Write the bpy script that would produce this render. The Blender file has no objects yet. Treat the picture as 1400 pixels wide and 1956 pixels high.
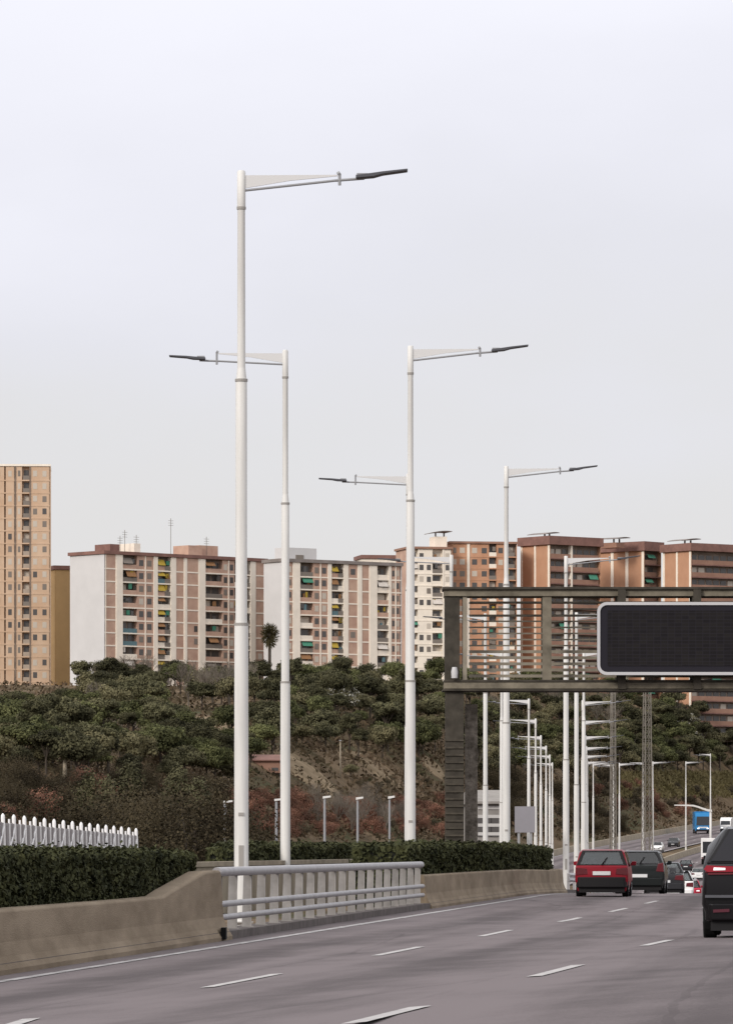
import bpy, bmesh, math, random
from mathutils import Vector, Matrix, noise as mnoise
R = math.radians
random.seed(7)
S = bpy.context.scene
COL = S.collection
F = 10000.0          # focal length in photo pixels (1400 wide)
CX, HY, CAMZ = 700.0, 1625.0, 1.4

# ------------------------------------------------------------------ helpers
def hermite(pts):
    xs = [p[0] for p in pts]; ys = [p[1] for p in pts]; n = len(xs)
    d = [(ys[i+1]-ys[i])/(xs[i+1]-xs[i]) for i in range(n-1)]
    m = [d[0]] + [0.0 if d[i-1]*d[i] <= 0 else 2*d[i-1]*d[i]/(d[i-1]+d[i]) for i in range(1, n-1)] + [d[-1]]
    def f(x):
        if x <= xs[0]: return ys[0] + m[0]*(x-xs[0])
        if x >= xs[-1]: return ys[-1] + m[-1]*(x-xs[-1])
        i = 0
        while x > xs[i+1]: i += 1
        h = xs[i+1]-xs[i]; t = (x-xs[i])/h
        return ((2*t**3-3*t*t+1)*ys[i] + (t**3-2*t*t+t)*h*m[i] + (-2*t**3+3*t*t)*ys[i+1] + (t**3-t*t)*h*m[i+1])
    return f
def lin(pts):
    def f(x):
        if x <= pts[0][0]: return pts[0][1]
        for a, b in zip(pts, pts[1:]):
            if x <= b[0]: return a[1] + (b[1]-a[1])*(x-a[0])/(b[0]-a[0])
        return pts[-1][1]
    return f
def smooth(t):
    t = max(0.0, min(1.0, t)); return t*t*(3-2*t)

class MB:
    def __init__(s): s.v = []; s.f = []
    def add(s, vs, fs):
        o = len(s.v); s.v += [tuple(p) for p in vs]; s.f += [tuple(i+o for i in q) for q in fs]; return s
    def box(s, x0, x1, y0, y1, z0, z1):
        return s.add([(x0,y0,z0),(x1,y0,z0),(x1,y1,z0),(x0,y1,z0),(x0,y0,z1),(x1,y0,z1),(x1,y1,z1),(x0,y1,z1)],
                     [(0,3,2,1),(4,5,6,7),(0,1,5,4),(1,2,6,5),(2,3,7,6),(3,0,4,7)])
    def tube(s, a, b, r0, r1=None, n=10, caps=True):
        r1 = r0 if r1 is None else r1
        a = Vector(a); b = Vector(b); w = (b-a).normalized()
        u = w.cross(Vector((0,0,1)));  u = Vector((1,0,0)) if u.length < 1e-4 else u.normalized()
        t = w.cross(u)
        vs = []
        for c, r in ((a,r0),(b,r1)):
            for k in range(n):
                q = 2*math.pi*k/n; vs.append(c + u*(r*math.cos(q)) + t*(r*math.sin(q)))
        fs = [(k,(k+1)%n,n+(k+1)%n,n+k) for k in range(n)]
        if caps: fs += [tuple(range(n-1,-1,-1)), tuple(range(n,2*n))]
        return s.add(vs, fs)
    def bar(s, a, b, w, h=None):
        h = w if h is None else h
        a = Vector(a); b = Vector(b); d = (b-a).normalized()
        u = d.cross(Vector((0,0,1))); u = Vector((1,0,0)) if u.length < 1e-4 else u.normalized()
        t = u.cross(d)
        vs = []
        for c in (a,b):
            for i,j in ((-1,-1),(1,-1),(1,1),(-1,1)): vs.append(c + u*(i*w/2) + t*(j*h/2))
        return s.add(vs, [(0,1,2,3),(7,6,5,4),(0,4,5,1),(1,5,6,2),(2,6,7,3),(3,7,4,0)])
    def lathe(s, prof, n=16, c=(0,0)):
        vs = []; m = len(prof)
        for r, z in prof:
            for k in range(n):
                q = 2*math.pi*k/n; vs.append((c[0]+r*math.cos(q), c[1]+r*math.sin(q), z))
        fs = [(i*n+k, i*n+(k+1)%n, (i+1)*n+(k+1)%n, (i+1)*n+k) for i in range(m-1) for k in range(n)]
        fs += [tuple(range(n-1,-1,-1)), tuple(range((m-1)*n, m*n))]
        return s.add(vs, fs)
    def prism(s, poly, axis, d0, d1):
        """poly of 2-d points; axis 'x','y','z' is the extrusion axis"""
        n = len(poly)
        def p(a, b, d): return {'x':(d,a,b),'y':(a,d,b),'z':(a,b,d)}[axis]
        vs = [p(a,b,d0) for a,b in poly] + [p(a,b,d1) for a,b in poly]
        return s.add(vs, [tuple(range(n-1,-1,-1)), tuple(range(n,2*n))] + [(k,(k+1)%n,n+(k+1)%n,n+k) for k in range(n)])
    def loft(s, rings, close=True, caps=True):
        n = len(rings[0]); vs = [p for r in rings for p in r]; fs = []
        for i in range(len(rings)-1):
            for k in range(n if close else n-1):
                fs.append((i*n+k, i*n+(k+1)%n, (i+1)*n+(k+1)%n, (i+1)*n+k))
        if caps: fs += [tuple(range(n-1,-1,-1)), tuple(range((len(rings)-1)*n, len(rings)*n))]
        return s.add(vs, fs)
    def leaf(s, c, size, rnd, nrm=None, asp=0.6):
        if nrm is None:
            nrm = Vector((rnd.gauss(0,1), rnd.gauss(0,1), rnd.gauss(0,1)))
        nrm = nrm.normalized() if nrm.length > 1e-5 else Vector((0,0,1))
        u = nrm.orthogonal().normalized(); t = nrm.cross(u)
        q = rnd.uniform(0, 6.283); a = u*math.cos(q)+t*math.sin(q); b = nrm.cross(a)
        a = a*size; b = b*size*asp; c = Vector(c)
        return s.add([c-a, c-b*0.9+a*0.1, c+a, c+b], [(0,1,2,3)])
    def build(s, name, m, parent=None, smooth_=False, bevel=0.0, fix=True):
        me = bpy.data.meshes.new(name); me.from_pydata(s.v, [], s.f)
        if fix:
            b = bmesh.new(); b.from_mesh(me); bmesh.ops.recalc_face_normals(b, faces=b.faces)
            if smooth_:
                for e in b.edges:
                    if len(e.link_faces) != 2 or e.calc_face_angle(3.0) > R(32): e.smooth = False
            b.to_mesh(me); b.free()
        me.materials.append(m)
        if smooth_:
            me.polygons.foreach_set('use_smooth', [True]*len(me.polygons))
        me.update()
        o = bpy.data.objects.new(name, me); COL.objects.link(o)
        if parent: o.parent = parent
        if bevel:
            md = o.modifiers.new('Bevel','BEVEL'); md.width = bevel; md.segments = 2; md.limit_method = 'ANGLE'; md.angle_limit = R(35)
        return o
def tag(o, label=None, cat=None, group=None, kind=None):
    if label: o['label'] = label
    if cat: o['category'] = cat
    if group: o['group'] = group
    if kind: o['kind'] = kind
    return o
def thing(name, label, cat, loc=(0,0,0), rz=0.0, group=None):
    o = bpy.data.objects.new(name, None); COL.objects.link(o); o.empty_display_size = 0.2
    o.location = loc; o.rotation_euler = (0,0,rz)
    return tag(o, label, cat, group)
def dup(root, loc, rz=0.0, scale=(1,1,1), label=None, group=None):
    r = root.copy(); COL.objects.link(r); r.location = loc; r.rotation_euler = (0,0,rz); r.scale = scale
    if label: r['label'] = label
    if group: r['group'] = group
    for ch in list(root.children):
        c = ch.copy(); COL.objects.link(c); c.parent = r
        for g in list(ch.children):
            d = g.copy(); COL.objects.link(d); d.parent = c
    return r

# ------------------------------------------------------------------ materials
def mat(name, col, rough=0.7, var=0.0, scale=3.0, bump=0.0, bscale=None, metal=0.0, spec=0.4, col2=None, rnd=0.0, coord='Object', stretch=(1,1,1), detail=5.0, emit=None, coat=0.0):
    m = bpy.data.materials.new(name); m.use_nodes = True
    nt = m.node_tree; N = nt.nodes; Lk = nt.links
    b = N['Principled BSDF']; b.inputs['Roughness'].default_value = rough; b.inputs['Metallic'].default_value = metal
    b.inputs['Specular IOR Level'].default_value = spec; b.inputs['Base Color'].default_value = (*col,1)
    if coat: b.inputs['Coat Weight'].default_value = coat; b.inputs['Coat Roughness'].default_value = 0.08
    if emit:
        b.inputs['Emission Color'].default_value = (*emit[0],1); b.inputs['Emission Strength'].default_value = emit[1]
    out = None
    if var or col2 or bump:
        tc = N.new('ShaderNodeTexCoord'); mp = N.new('ShaderNodeMapping'); mp.inputs['Scale'].default_value = stretch
        if coord == 'World':
            g = N.new('ShaderNodeNewGeometry'); Lk.new(g.outputs['Position'], mp.inputs['Vector'])
        else: Lk.new(tc.outputs[coord], mp.inputs['Vector'])
    if var or col2:
        n = N.new('ShaderNodeTexNoise'); n.inputs['Scale'].default_value = scale; n.inputs['Detail'].default_value = detail; n.inputs['Roughness'].default_value = 0.6
        Lk.new(mp.outputs['Vector'], n.inputs['Vector'])
        rp = N.new('ShaderNodeValToRGB'); e = rp.color_ramp.elements
        c2 = col2 if col2 else tuple(min(1,c*(1+var)) for c in col); c1 = col if col2 else tuple(c*(1-var) for c in col)
        e[0].position = 0.33; e[0].color = (*c1,1); e[1].position = 0.67; e[1].color = (*c2,1)
        Lk.new(n.outputs['Fac'], rp.inputs['Fac']); out = rp.outputs['Color']
    if rnd:
        oi = N.new('ShaderNodeObjectInfo'); mr = N.new('ShaderNodeMapRange')
        mr.inputs['To Min'].default_value = 1-rnd; mr.inputs['To Max'].default_value = 1+rnd
        Lk.new(oi.outputs['Random'], mr.inputs['Value'])
        hs = N.new('ShaderNodeHueSaturation'); Lk.new(mr.outputs['Result'], hs.inputs['Value'])
        if out: Lk.new(out, hs.inputs['Color'])
        else: hs.inputs['Color'].default_value = (*col,1)
        out = hs.outputs['Color']
    if out: Lk.new(out, b.inputs['Base Color'])
    if bump:
        n2 = N.new('ShaderNodeTexNoise'); n2.inputs['Scale'].default_value = bscale or scale*6; n2.inputs['Detail'].default_value = 6
        Lk.new(mp.outputs['Vector'], n2.inputs['Vector'])
        bp = N.new('ShaderNodeBump'); bp.inputs['Strength'].default_value = bump; bp.inputs['Distance'].default_value = 0.05
        Lk.new(n2.outputs['Fac'], bp.inputs['Height']); Lk.new(bp.outputs['Normal'], b.inputs['Normal'])
    return m

M = {}
M['white_pole'] = mat('white_pole_paint', (.635,.62,.595), .5, .11, 5.0, stretch=(1,1,.07))
M['fin'] = mat('fin_paint', (.60,.59,.585), .5)
M['pole_joint'] = mat('pole_joint', (.30,.28,.26), .6)
M['lamp_dark'] = mat('lamp_dark_metal', (.07,.07,.08), .5)
M['lamp_grey'] = mat('lamp_grey_metal', (.27,.27,.28), .5)
M['concrete'] = mat('barrier_concrete', (.158,.120,.082), .9, 0, 1.1, bump=.25, bscale=30, spec=.15, col2=(.255,.202,.145), stretch=(1,.45,1.9))
M['concrete_l'] = mat('pale_concrete', (.29,.245,.185), .9, .22, 1.0, spec=.2, bump=.2, bscale=20)
M['kerb'] = mat('kerb_concrete', (.115,.10,.095), .9, .25, 2.5, spec=.15, bump=.2, bscale=30)
M['rail'] = mat('galvanised_steel', (.33,.318,.325), .5, .12, 3.0, metal=.2, spec=.3)
M['post'] = mat('weathered_post_steel', (.27,.255,.245), .6, .2, 3.0, spec=.2)
M['mortar'] = mat('pale_mortar', (.42,.38,.32), .9, .2, 8)
M['soil'] = mat('bare_soil', (.15,.112,.068), .95, 0, .25, spec=.05, col2=(.27,.205,.135), coord='World')
M['tan_g'] = mat('grey_tan_panel', (.36,.29,.23), .85, .15, .3)
M['paint'] = mat('road_paint', (.30,.285,.28), .85, 0, 7.0, spec=.1, col2=(.52,.50,.49), coord='World')
M['gantry'] = mat('gantry_dark_steel', (.050,.043,.034), .7, .35, 2.5, spec=.15)
M['gantry_l'] = mat('gantry_weathered_steel', (.165,.143,.108), .7, .35, 2.0, spec=.15)
M['gantry_slat2'] = mat('gantry_rib', (.065,.056,.044), .8, .3, 3.0, spec=.1)
M['mottled'] = mat('mottled_weathered_steel', (.075,.064,.052), .9, 0, 5.0, bump=.6, bscale=12, spec=.1, col2=(.22,.19,.16))
M['gantry_slat'] = mat('gantry_slat', (.24,.21,.165), .7, .2, 2.0, spec=.2)
M['sign_frame'] = mat('sign_frame_alu', (.48,.47,.48), .4)
M['sign_case'] = mat('sign_case', (.020,.018,.024), .7, spec=.12)
M['black'] = mat('black_rubber', (.008,.008,.008), .8, spec=.15)
M['black_plastic'] = mat('black_plastic', (.012,.011,.012), .6, spec=.2)
M['glass'] = mat('dark_glass', (.02,.022,.026), .12, spec=.5)
M['glass_t'] = mat('tinted_glass', (.012,.011,.014), .2, spec=.25)
def car_glass():
    m=bpy.data.materials.new('car_glass'); m.use_nodes=True; nt=m.node_tree; N=nt.nodes; Lk=nt.links; N.remove(N['Principled BSDF'])
    t=N.new('ShaderNodeBsdfTransparent'); t.inputs['Color'].default_value=(.62,.66,.66,1); g=N.new('ShaderNodeBsdfGlossy'); g.inputs['Roughness'].default_value=.04; g.inputs['Color'].default_value=(.9,.9,.9,1)
    f=N.new('ShaderNodeFresnel'); f.inputs['IOR'].default_value=1.75; mx=N.new('ShaderNodeMixShader')
    Lk.new(f.outputs['Fac'],mx.inputs['Fac']); Lk.new(t.outputs[0],mx.inputs[1]); Lk.new(g.outputs[0],mx.inputs[2]); Lk.new(mx.outputs[0],N['Material Output'].inputs['Surface']); return m
M['car_glass']=car_glass()
M['seat'] = mat('seat_fabric', (.05,.05,.055), .9, .2, 8)
M['win'] = mat('window_glass', (.075,.068,.064), .25, spec=.6)
M['win_b'] = mat('window_blind', (.50,.44,.37), .7)
M['win_m'] = mat('window_shade', (.19,.16,.135), .6)
M['plate'] = mat('plate_white', (.62,.62,.62), .5)
M['red_light'] = mat('tail_lens', (.10,.008,.013), .2, spec=.6)
M['red_lit'] = mat('tail_lens_lit', (.22,.012,.022), .2, emit=((1,.06,.10), .05))
M['white_lit'] = mat('tail_lens_bright', (.9,.8,.8), .2, emit=((1,.72,.76), .45))
M['head_lit'] = mat('headlight', (.9,.9,.88), .2, emit=((1,.97,.9), 1.0))
M['reflector'] = mat('rear_reflector', (.07,.006,.016), .5)
M['rim'] = mat('alloy_rim', (.35,.35,.36), .4, metal=.6)
def paint(n, c, rough=.25): return mat(n, c, rough, .05, 1.5, spec=.14, coat=.07)
M['car_red'] = paint('car_paint_red', (.21,.007,.016), .4)
M['car_red2'] = paint('car_paint_crimson', (.45,.03,.06))
M['car_black'] = paint('car_paint_black', (.009,.008,.009))
M['car_green'] = paint('car_paint_dark', (.014,.016,.016))
M['car_grey'] = paint('car_paint_charcoal', (.030,.030,.033))
M['car_white'] = paint('car_paint_white', (.75,.74,.73))
M['truck_blue'] = paint('truck_paint_blue', (.03,.19,.42))
# foliage
M['hedge'] = mat('hedge_leaf', (.015,.018,.009), .85, 0, 2.6, spec=.1, col2=(.066,.068,.030), coord='World')
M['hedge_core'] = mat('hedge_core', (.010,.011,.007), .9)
M['pine'] = mat('pine_needles', (.030,.034,.015), .85, 0, .5, spec=.08, col2=(.135,.138,.060), rnd=.45, coord='World')
M['pine_d'] = mat('dark_pine_needles', (.028,.028,.016), .85, 0, .5, spec=.08, col2=(.115,.108,.058), rnd=.45, coord='World')
M['olive'] = mat('olive_leaf', (.055,.052,.028), .85, 0, .6, spec=.08, col2=(.175,.155,.085), rnd=.3, coord='World')
M['rust'] = mat('rust_shrub_leaf', (.095,.052,.038), .85, 0, .6, spec=.08, col2=(.25,.125,.085), rnd=.35, coord='World')
M['brown'] = mat('brown_shrub_leaf', (.045,.036,.024), .85, 0, .9, spec=.1, col2=(.12,.098,.062), rnd=.35, coord='World')
M['bare'] = mat('bare_twig', (.15,.125,.10), .9, .25, 1.0, rnd=.3)
M['dry'] = mat('dry_grass_blade', (.10,.085,.035), .9, 0, .15, spec=.1, col2=(.20,.165,.085), coord='World')
M['scrub'] = mat('scrub_leaf', (.035,.032,.017), .9, 0, .06, spec=.08, col2=(.135,.092,.060), coord='World')
M['darkbush'] = mat('dark_bush_leaf', (.018,.014,.009), .85, 0, .45, spec=.08, col2=(.078,.062,.036), rnd=.3, coord='World')
M['blossom'] = mat('pale_blossom', (.55,.53,.47), .8)
M['bark'] = mat('bark', (.055,.042,.032), .9, .3, 4.0)
M['palm'] = mat('palm_frond', (.060,.050,.022), .8, .4, 1.5, spec=.15)
# buildings
M['tan'] = mat('tan_tower_render', (.50,.335,.22), .85, 0, .22, col2=(.57,.415,.295))
M['ochre'] = mat('ochre_render', (.43,.275,.125), .85, .08, .2)
M['cream'] = mat('cream_render', (.80,.715,.61), .8, .06, .5)
M['gable'] = mat('white_gable_render', (.555,.54,.535), .85, .06, .12)
def brick(name, a, b, bw=.5, sc=4.0):
    m = mat(name, a, .85, 0, .35, col2=b)
    return m
M['brick'] = brick('pink_brick', (.40,.245,.185), (.53,.36,.27))
M['brick_o'] = brick('orange_brick', (.40,.20,.115), (.52,.29,.18))
M['brick_g'] = brick('gable_orange_render', (.42,.225,.135), (.47,.26,.16))
M['brick_d'] = brick('dark_brick', (.26,.14,.10), (.33,.19,.135))
M['roof_r'] = mat('red_brown_roof', (.20,.105,.085), .85, .2, .5)
M['roof_g'] = mat('grey_roof', (.22,.19,.175), .85, .2, .5)
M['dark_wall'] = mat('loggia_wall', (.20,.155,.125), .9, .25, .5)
M['aw_g'] = mat('green_awning', (.05,.20,.13), .8, .1, 2)
M['aw_y'] = mat('yellow_awning', (.36,.25,.03), .8, .1, 2)
M['aw_b'] = mat('brown_awning', (.24,.12,.05), .8, .1, 2)
M['aw_w'] = mat('white_awning', (.55,.50,.45), .8, .1, 2)
M['aw_t'] = mat('teal_awning', (.10,.17,.19), .8, .1, 2)
M['grey_panel'] = mat('grey_sign_back', (.23,.22,.24), .5, .06, 1.0)
M['grey_light'] = mat('grey_wall', (.42,.40,.39), .7, .1, 1.0)
M['hut_wall'] = mat('hut_wall', (.25,.23,.21), .8, .12, 1.0)
M['hut_stripe'] = mat('hut_stripe', (.48,.46,.44), .8)
M['terracotta'] = mat('terracotta_render', (.50,.22,.12), .85, .1, .8)
M['fence_w'] = mat('fence_white', (.78,.765,.76), .55, .05, 3)
M['fence_g'] = mat('fence_grey', (.27,.25,.25), .6, .1, 3)
M['lattice'] = mat('lattice_steel', (.17,.15,.125), .6, .15, 1)

# LED sign face: faint module grid
def led_mat():
    m = mat('led_matrix', (.012,.011,.013), .8, spec=.08)
    nt = m.node_tree; N = nt.nodes; Lk = nt.links; b = N['Principled BSDF']
    tc = N.new('ShaderNodeTexCoord'); br = N.new('ShaderNodeTexBrick'); br.offset = 0
    mp = N.new('ShaderNodeMapping'); mp.inputs['Rotation'].default_value = (R(90),0,0)
    Lk.new(tc.outputs['Object'], mp.inputs['Vector']); Lk.new(mp.outputs['Vector'], br.inputs['Vector'])
    br.inputs['Scale'].default_value = 1.0; br.inputs['Brick Width'].default_value = .20; br.inputs['Row Height'].default_value = .10
    br.inputs['Mortar Size'].default_value = .006; br.inputs['Color1'].default_value = (.013,.0115,.013,1); br.inputs['Color2'].default_value = (.018,.016,.016,1)
    br.inputs['Mortar'].default_value = (.024,.022,.028,1)
    Lk.new(br.outputs['Color'], b.inputs['Base Color'])
    return m
M['led'] = led_mat()

# asphalt: longitudinal wear bands in surface (u across, v along) coordinates
def asphalt():
    m = bpy.data.materials.new('asphalt'); m.use_nodes = True; nt = m.node_tree; N = nt.nodes; Lk = nt.links
    b = N['Principled BSDF']; b.inputs['Roughness'].default_value = .8; b.inputs['Specular IOR Level'].default_value = .18
    uv = N.new('ShaderNodeUVMap'); uv.uv_map = 'UVMap'
    mp = N.new('ShaderNodeMapping'); mp.inputs['Scale'].default_value = (1.05,.022,1); Lk.new(uv.outputs['UV'], mp.inputs['Vector'])
    n1 = N.new('ShaderNodeTexNoise'); n1.inputs['Scale'].default_value = 1.0; n1.inputs['Detail'].default_value = 4; Lk.new(mp.outputs['Vector'], n1.inputs['Vector'])
    mp2 = N.new('ShaderNodeMapping'); mp2.inputs['Scale'].default_value = (.5,.16,1); Lk.new(uv.outputs['UV'], mp2.inputs['Vector'])
    n2 = N.new('ShaderNodeTexNoise'); n2.inputs['Scale'].default_value = 1.0; n2.inputs['Detail'].default_value = 8; n2.inputs['Roughness'].default_value = .7; Lk.new(mp2.outputs['Vector'], n2.inputs['Vector'])
    n3 = N.new('ShaderNodeTexNoise'); n3.inputs['Scale'].default_value = 14.0; n3.inputs['Detail'].default_value = 3; Lk.new(uv.outputs['UV'], n3.inputs['Vector'])
    # lane-centre oil band, period one lane (3.2 m)
    sp = N.new('ShaderNodeSeparateXYZ'); Lk.new(uv.outputs['UV'], sp.inputs['Vector'])
    def math_(op, a, bb=None):
        x = N.new('ShaderNodeMath'); x.operation = op
        for i, q in enumerate((a, bb)):
            if q is None: continue
            if isinstance(q, (int,float)): x.inputs[i].default_value = q
            else: Lk.new(q, x.inputs[i])
        return x.outputs[0]
    c = math_('COSINE', math_('MULTIPLY', math_('ADD', sp.outputs['X'], -1.6), 2*math.pi/3.2))
    c = math_('POWER', math_('MULTIPLY', math_('ADD', c, 1.0), .5), 2.0)
    f = math_('ADD', math_('MULTIPLY', n1.outputs['Fac'], .72), math_('MULTIPLY', math_('SUBTRACT', math_('MULTIPLY', n2.outputs['Fac'], .85), .2), 1.0))
    f = math_('SUBTRACT', f, math_('MULTIPLY', c, .24))
    f = math_('ADD', f, math_('MULTIPLY', n3.outputs['Fac'], .10))
    mp4 = N.new('ShaderNodeMapping'); mp4.inputs['Scale'].default_value = (.9,.045,1); Lk.new(uv.outputs['UV'], mp4.inputs['Vector'])
    vo = N.new('ShaderNodeTexVoronoi'); vo.feature='DISTANCE_TO_EDGE'; vo.inputs['Scale'].default_value = .55; vd = N.new('ShaderNodeMix'); vd.data_type='VECTOR'; vd.inputs['Factor'].default_value=.22; Lk.new(mp4.outputs['Vector'], vd.inputs['A']); Lk.new(n2.outputs['Color'], vd.inputs['B']); Lk.new(vd.outputs['Result'], vo.inputs['Vector'])
    crack = math_('MULTIPLY', math_('LESS_THAN', vo.outputs['Distance'], .010), .07)
    n5 = N.new('ShaderNodeTexNoise'); n5.inputs['Scale'].default_value = 45.0; n5.inputs['Detail'].default_value = 2; Lk.new(uv.outputs['UV'], n5.inputs['Vector'])
    f = math_('ADD', math_('SUBTRACT', f, crack), math_('MULTIPLY', math_('SUBTRACT', n5.outputs['Fac'], .5), .38))
    rp = N.new('ShaderNodeValToRGB'); e = rp.color_ramp.elements
    e[0].position = .33; e[0].color = (.066,.052,.053,1); e[1].position = .66; e[1].color = (.150,.124,.126,1)
    Lk.new(f, rp.inputs['Fac']); Lk.new(rp.outputs['Color'], b.inputs['Base Color'])
    bp = N.new('ShaderNodeBump'); bp.inputs['Strength'].default_value = .25; bp.inputs['Distance'].default_value = .01
    Lk.new(n3.outputs['Fac'], bp.inputs['Height']); Lk.new(bp.outputs['Normal'], b.inputs['Normal'])
    return m
M['asphalt'] = asphalt()

def ground_mat():
    m = bpy.data.materials.new('hillside_ground'); m.use_nodes = True; nt = m.node_tree; N = nt.nodes; Lk = nt.links
    b = N['Principled BSDF']; b.inputs['Roughness'].default_value = .95; b.inputs['Specular IOR Level'].default_value = .1
    g = N.new('ShaderNodeNewGeometry')
    def nz(s, d=6):
        n = N.new('ShaderNodeTexNoise'); n.inputs['Scale'].default_value = s; n.inputs['Detail'].default_value = d; n.inputs['Roughness'].default_value = .65
        Lk.new(g.outputs['Position'], n.inputs['Vector']); return n.outputs['Fac']
    r1 = N.new('ShaderNodeValToRGB'); e = r1.color_ramp.elements
    e[0].position = .38; e[0].color = (.050,.052,.022,1); e[1].position = .62; e[1].color = (.17,.125,.080,1)
    x = e.new(.5); x.color = (.105,.075,.045,1)
    Lk.new(nz(.035), r1.inputs['Fac'])
    r2 = N.new('ShaderNodeValToRGB'); e = r2.color_ramp.elements; e[0].position = .3; e[0].color = (.45,.42,.40,1); e[1].position = .7; e[1].color = (1.35,1.3,1.2,1)
    Lk.new(nz(.9), r2.inputs['Fac'])
    mx = N.new('ShaderNodeMix'); mx.data_type = 'RGBA'; mx.blend_type = 'MULTIPLY'; mx.inputs['Factor'].default_value = .8
    Lk.new(r1.outputs['Color'], mx.inputs['A']); Lk.new(r2.outputs['Color'], mx.inputs['B'])
    Lk.new(mx.outputs['Result'], b.inputs['Base Color'])
    return m
M['ground'] = ground_mat()

# ------------------------------------------------------------------ road geometry
Xe = hermite([(-60,-14.0),(0,-8.756),(60,-3.506),(120,1.744),(170,6.12),(217,10.2),(257,12.6),(297,14.6),(337,16.4),(417,19.8),(497,23.1),(537,24.9),(617,29.6),(670,34.8),(735,42),(800,50.5),(900,65),(1000,80.5),(1100,99),(1300,150),(1500,225)])
Zb = hermite([(-60,0),(0,0),(60,0),(130,0),(160,0),(177,-.06),(217,-.45),(257,-1.0),(297,-1.6),(337,-2.7),(377,-3.2),(417,-3.45),(537,-3.6),(600,-3.2),(700,-1.5),(800,.8),(900,2.9),(1000,5.0),(1100,7.2),(1300,11.0),(1500,14)])
Es = lin([(5,.05),(26,.083),(43,.058),(65,.03),(84,.006),(110,-.02),(140,-.022),(165,-.004),(200,0)])
Gh = hermite([(-100,-2),(100,-2.6),(200,-2.6),(300,-2.0),(380,.2),(450,5.0),(520,9.4),(600,12.9),(750,20.4),(900,27.8),(1000,32.0),(1080,34.8),(1150,36.6),(1400,38),(2500,46),(7000,40)])
def road_z(u, Y): return Zb(Y) + Es(Y)*max(u, -.7)
def terr(X, Y):
    u = X - Xe(Y); rz = Zb(Y)
    wob = mnoise.noise(Vector((X*.02, Y*.02, 3.1)))*1.4 + mnoise.noise(Vector((X*.07, Y*.07, 8.0)))*.45
    cw = 1 - smooth((Y-1420)/150)
    if u < -22:
        d = -22-u
        s = smooth(d/45) if Y > 300 else smooth(d/25)
        s = 1-(1-s)*cw
        return rz-.3 + (Gh(Y)+wob*min(1,d/15)-(rz-.3))*s
    if u > 15:
        d = u-15; s = smooth(d/90); s = 1-(1-s)*cw
        tgt = max(rz+2, Gh(Y)*.75)
        return rz-.3 + (tgt+wob*min(1,d/15)-(rz-.3))*s
    if cw < 1: return (rz-.55)*cw + Gh(Y)*(1-cw)
    return rz-.55
def P(px, py, Y): return Vector(((px-CX)*Y/F, Y, CAMZ+(HY-py)*Y/F))
def road_hit(px, py):
    Y = 10.0; prev = 10.0
    while Y < 400:
        p = P(px, py, Y)
        if p.z <= road_z(p.x-Xe(Y), Y): 
            a, b = prev, Y
            for _ in range(30):
                mdl = (a+b)/2; q = P(px,py,mdl)
                if q.z <= road_z(q.x-Xe(mdl), mdl): b = mdl
                else: a = mdl
            return P(px,py,b)
        prev = Y; Y += 1.0
    return P(px,py,Y)
def hill_hit(px, py, y0=330.0, y1=1250.0):
    Y = y0
    while Y < y1:
        p = P(px,py,Y)
        if p.z <= terr(p.x, Y): return Vector((p.x, Y, terr(p.x,Y)))
        Y += 4.0
    return None
def heading(Y): return math.atan2(Xe(Y+1)-Xe(Y-1), 2.0)

def sheet(name, rows, m, uvs=None):
    n = len(rows[0]); vs = [p for r in rows for p in r]
    fs = [(i*n+k, i*n+k+1, (i+1)*n+k+1, (i+1)*n+k) for i in range(len(rows)-1) for k in range(n-1)]
    me = bpy.data.meshes.new(name); me.from_pydata(vs, [], fs); me.materials.append(m)
    if uvs:
        flat = [q for r in uvs for q in r]; lay = me.uv_layers.new(name='UVMap')
        for lp in me.loops: lay.data[lp.index].uv = flat[lp.vertex_index]
    me.polygons.foreach_set('use_smooth', [True]*len(me.polygons))
    me.update(); o = bpy.data.objects.new(name, me); COL.objects.link(o); o['kind'] = 'structure'
    return o
# ground
ys = [-300,-150,-60] + list(range(0,240,20)) + list(range(240,1300,6)) + list(range(1300,1700,40)) + [1800,2000,2400,3000,4000,5500,7500]
us = [-6000,-3500,-2000,-1200,-800,-600,-480,-400] + list(range(-340,-200,10)) + list(range(-200,-24,4)) + [-24,-22,-12,-2,6,15,17] + list(range(22,180,10)) + [200,260,350,500,800,1300,2200,4000]
sheet('ground', [[(Xe(y)+u, y, terr(Xe(y)+u, y)) for u in us] for y in ys], M['ground'])
# carriageways
YR = list(range(-40,260,4)) + list(range(260,1500,12))
def strip(name, u0, u1, nu, dz=0.0, m=M['asphalt'], yr=YR):
    rows=[]; uvs=[]
    for y in yr:
        rows.append([(Xe(y)+u0+(u1-u0)*k/nu, y, road_z(u0+(u1-u0)*k/nu, y)+dz) for k in range(nu+1)])
        uvs.append([(u0+(u1-u0)*k/nu, y) for k in range(nu+1)])
    return sheet(name, rows, m, uvs)
strip('road', -.62, 14.5, 10)
strip('opposite_carriageway', -20.5, -6.4, 6)
# kerb step along the rail gap
kb = MB(); rings=[]
for y in range(-30, 200, 3):
    x = Xe(y)-.62; z = road_z(-.62,y)
    rings.append([(x,y,z-.4),(x+.02,y,z+.13),(x-.5,y,z+.13),(x-.5,y,z-.4)])
kb.loft(rings); o = kb.build('kerb', M['kerb']); o['kind']='structure'
# median soil
strip('median', -6.3, -1.15, 3, -.12, M['ground'])

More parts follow.
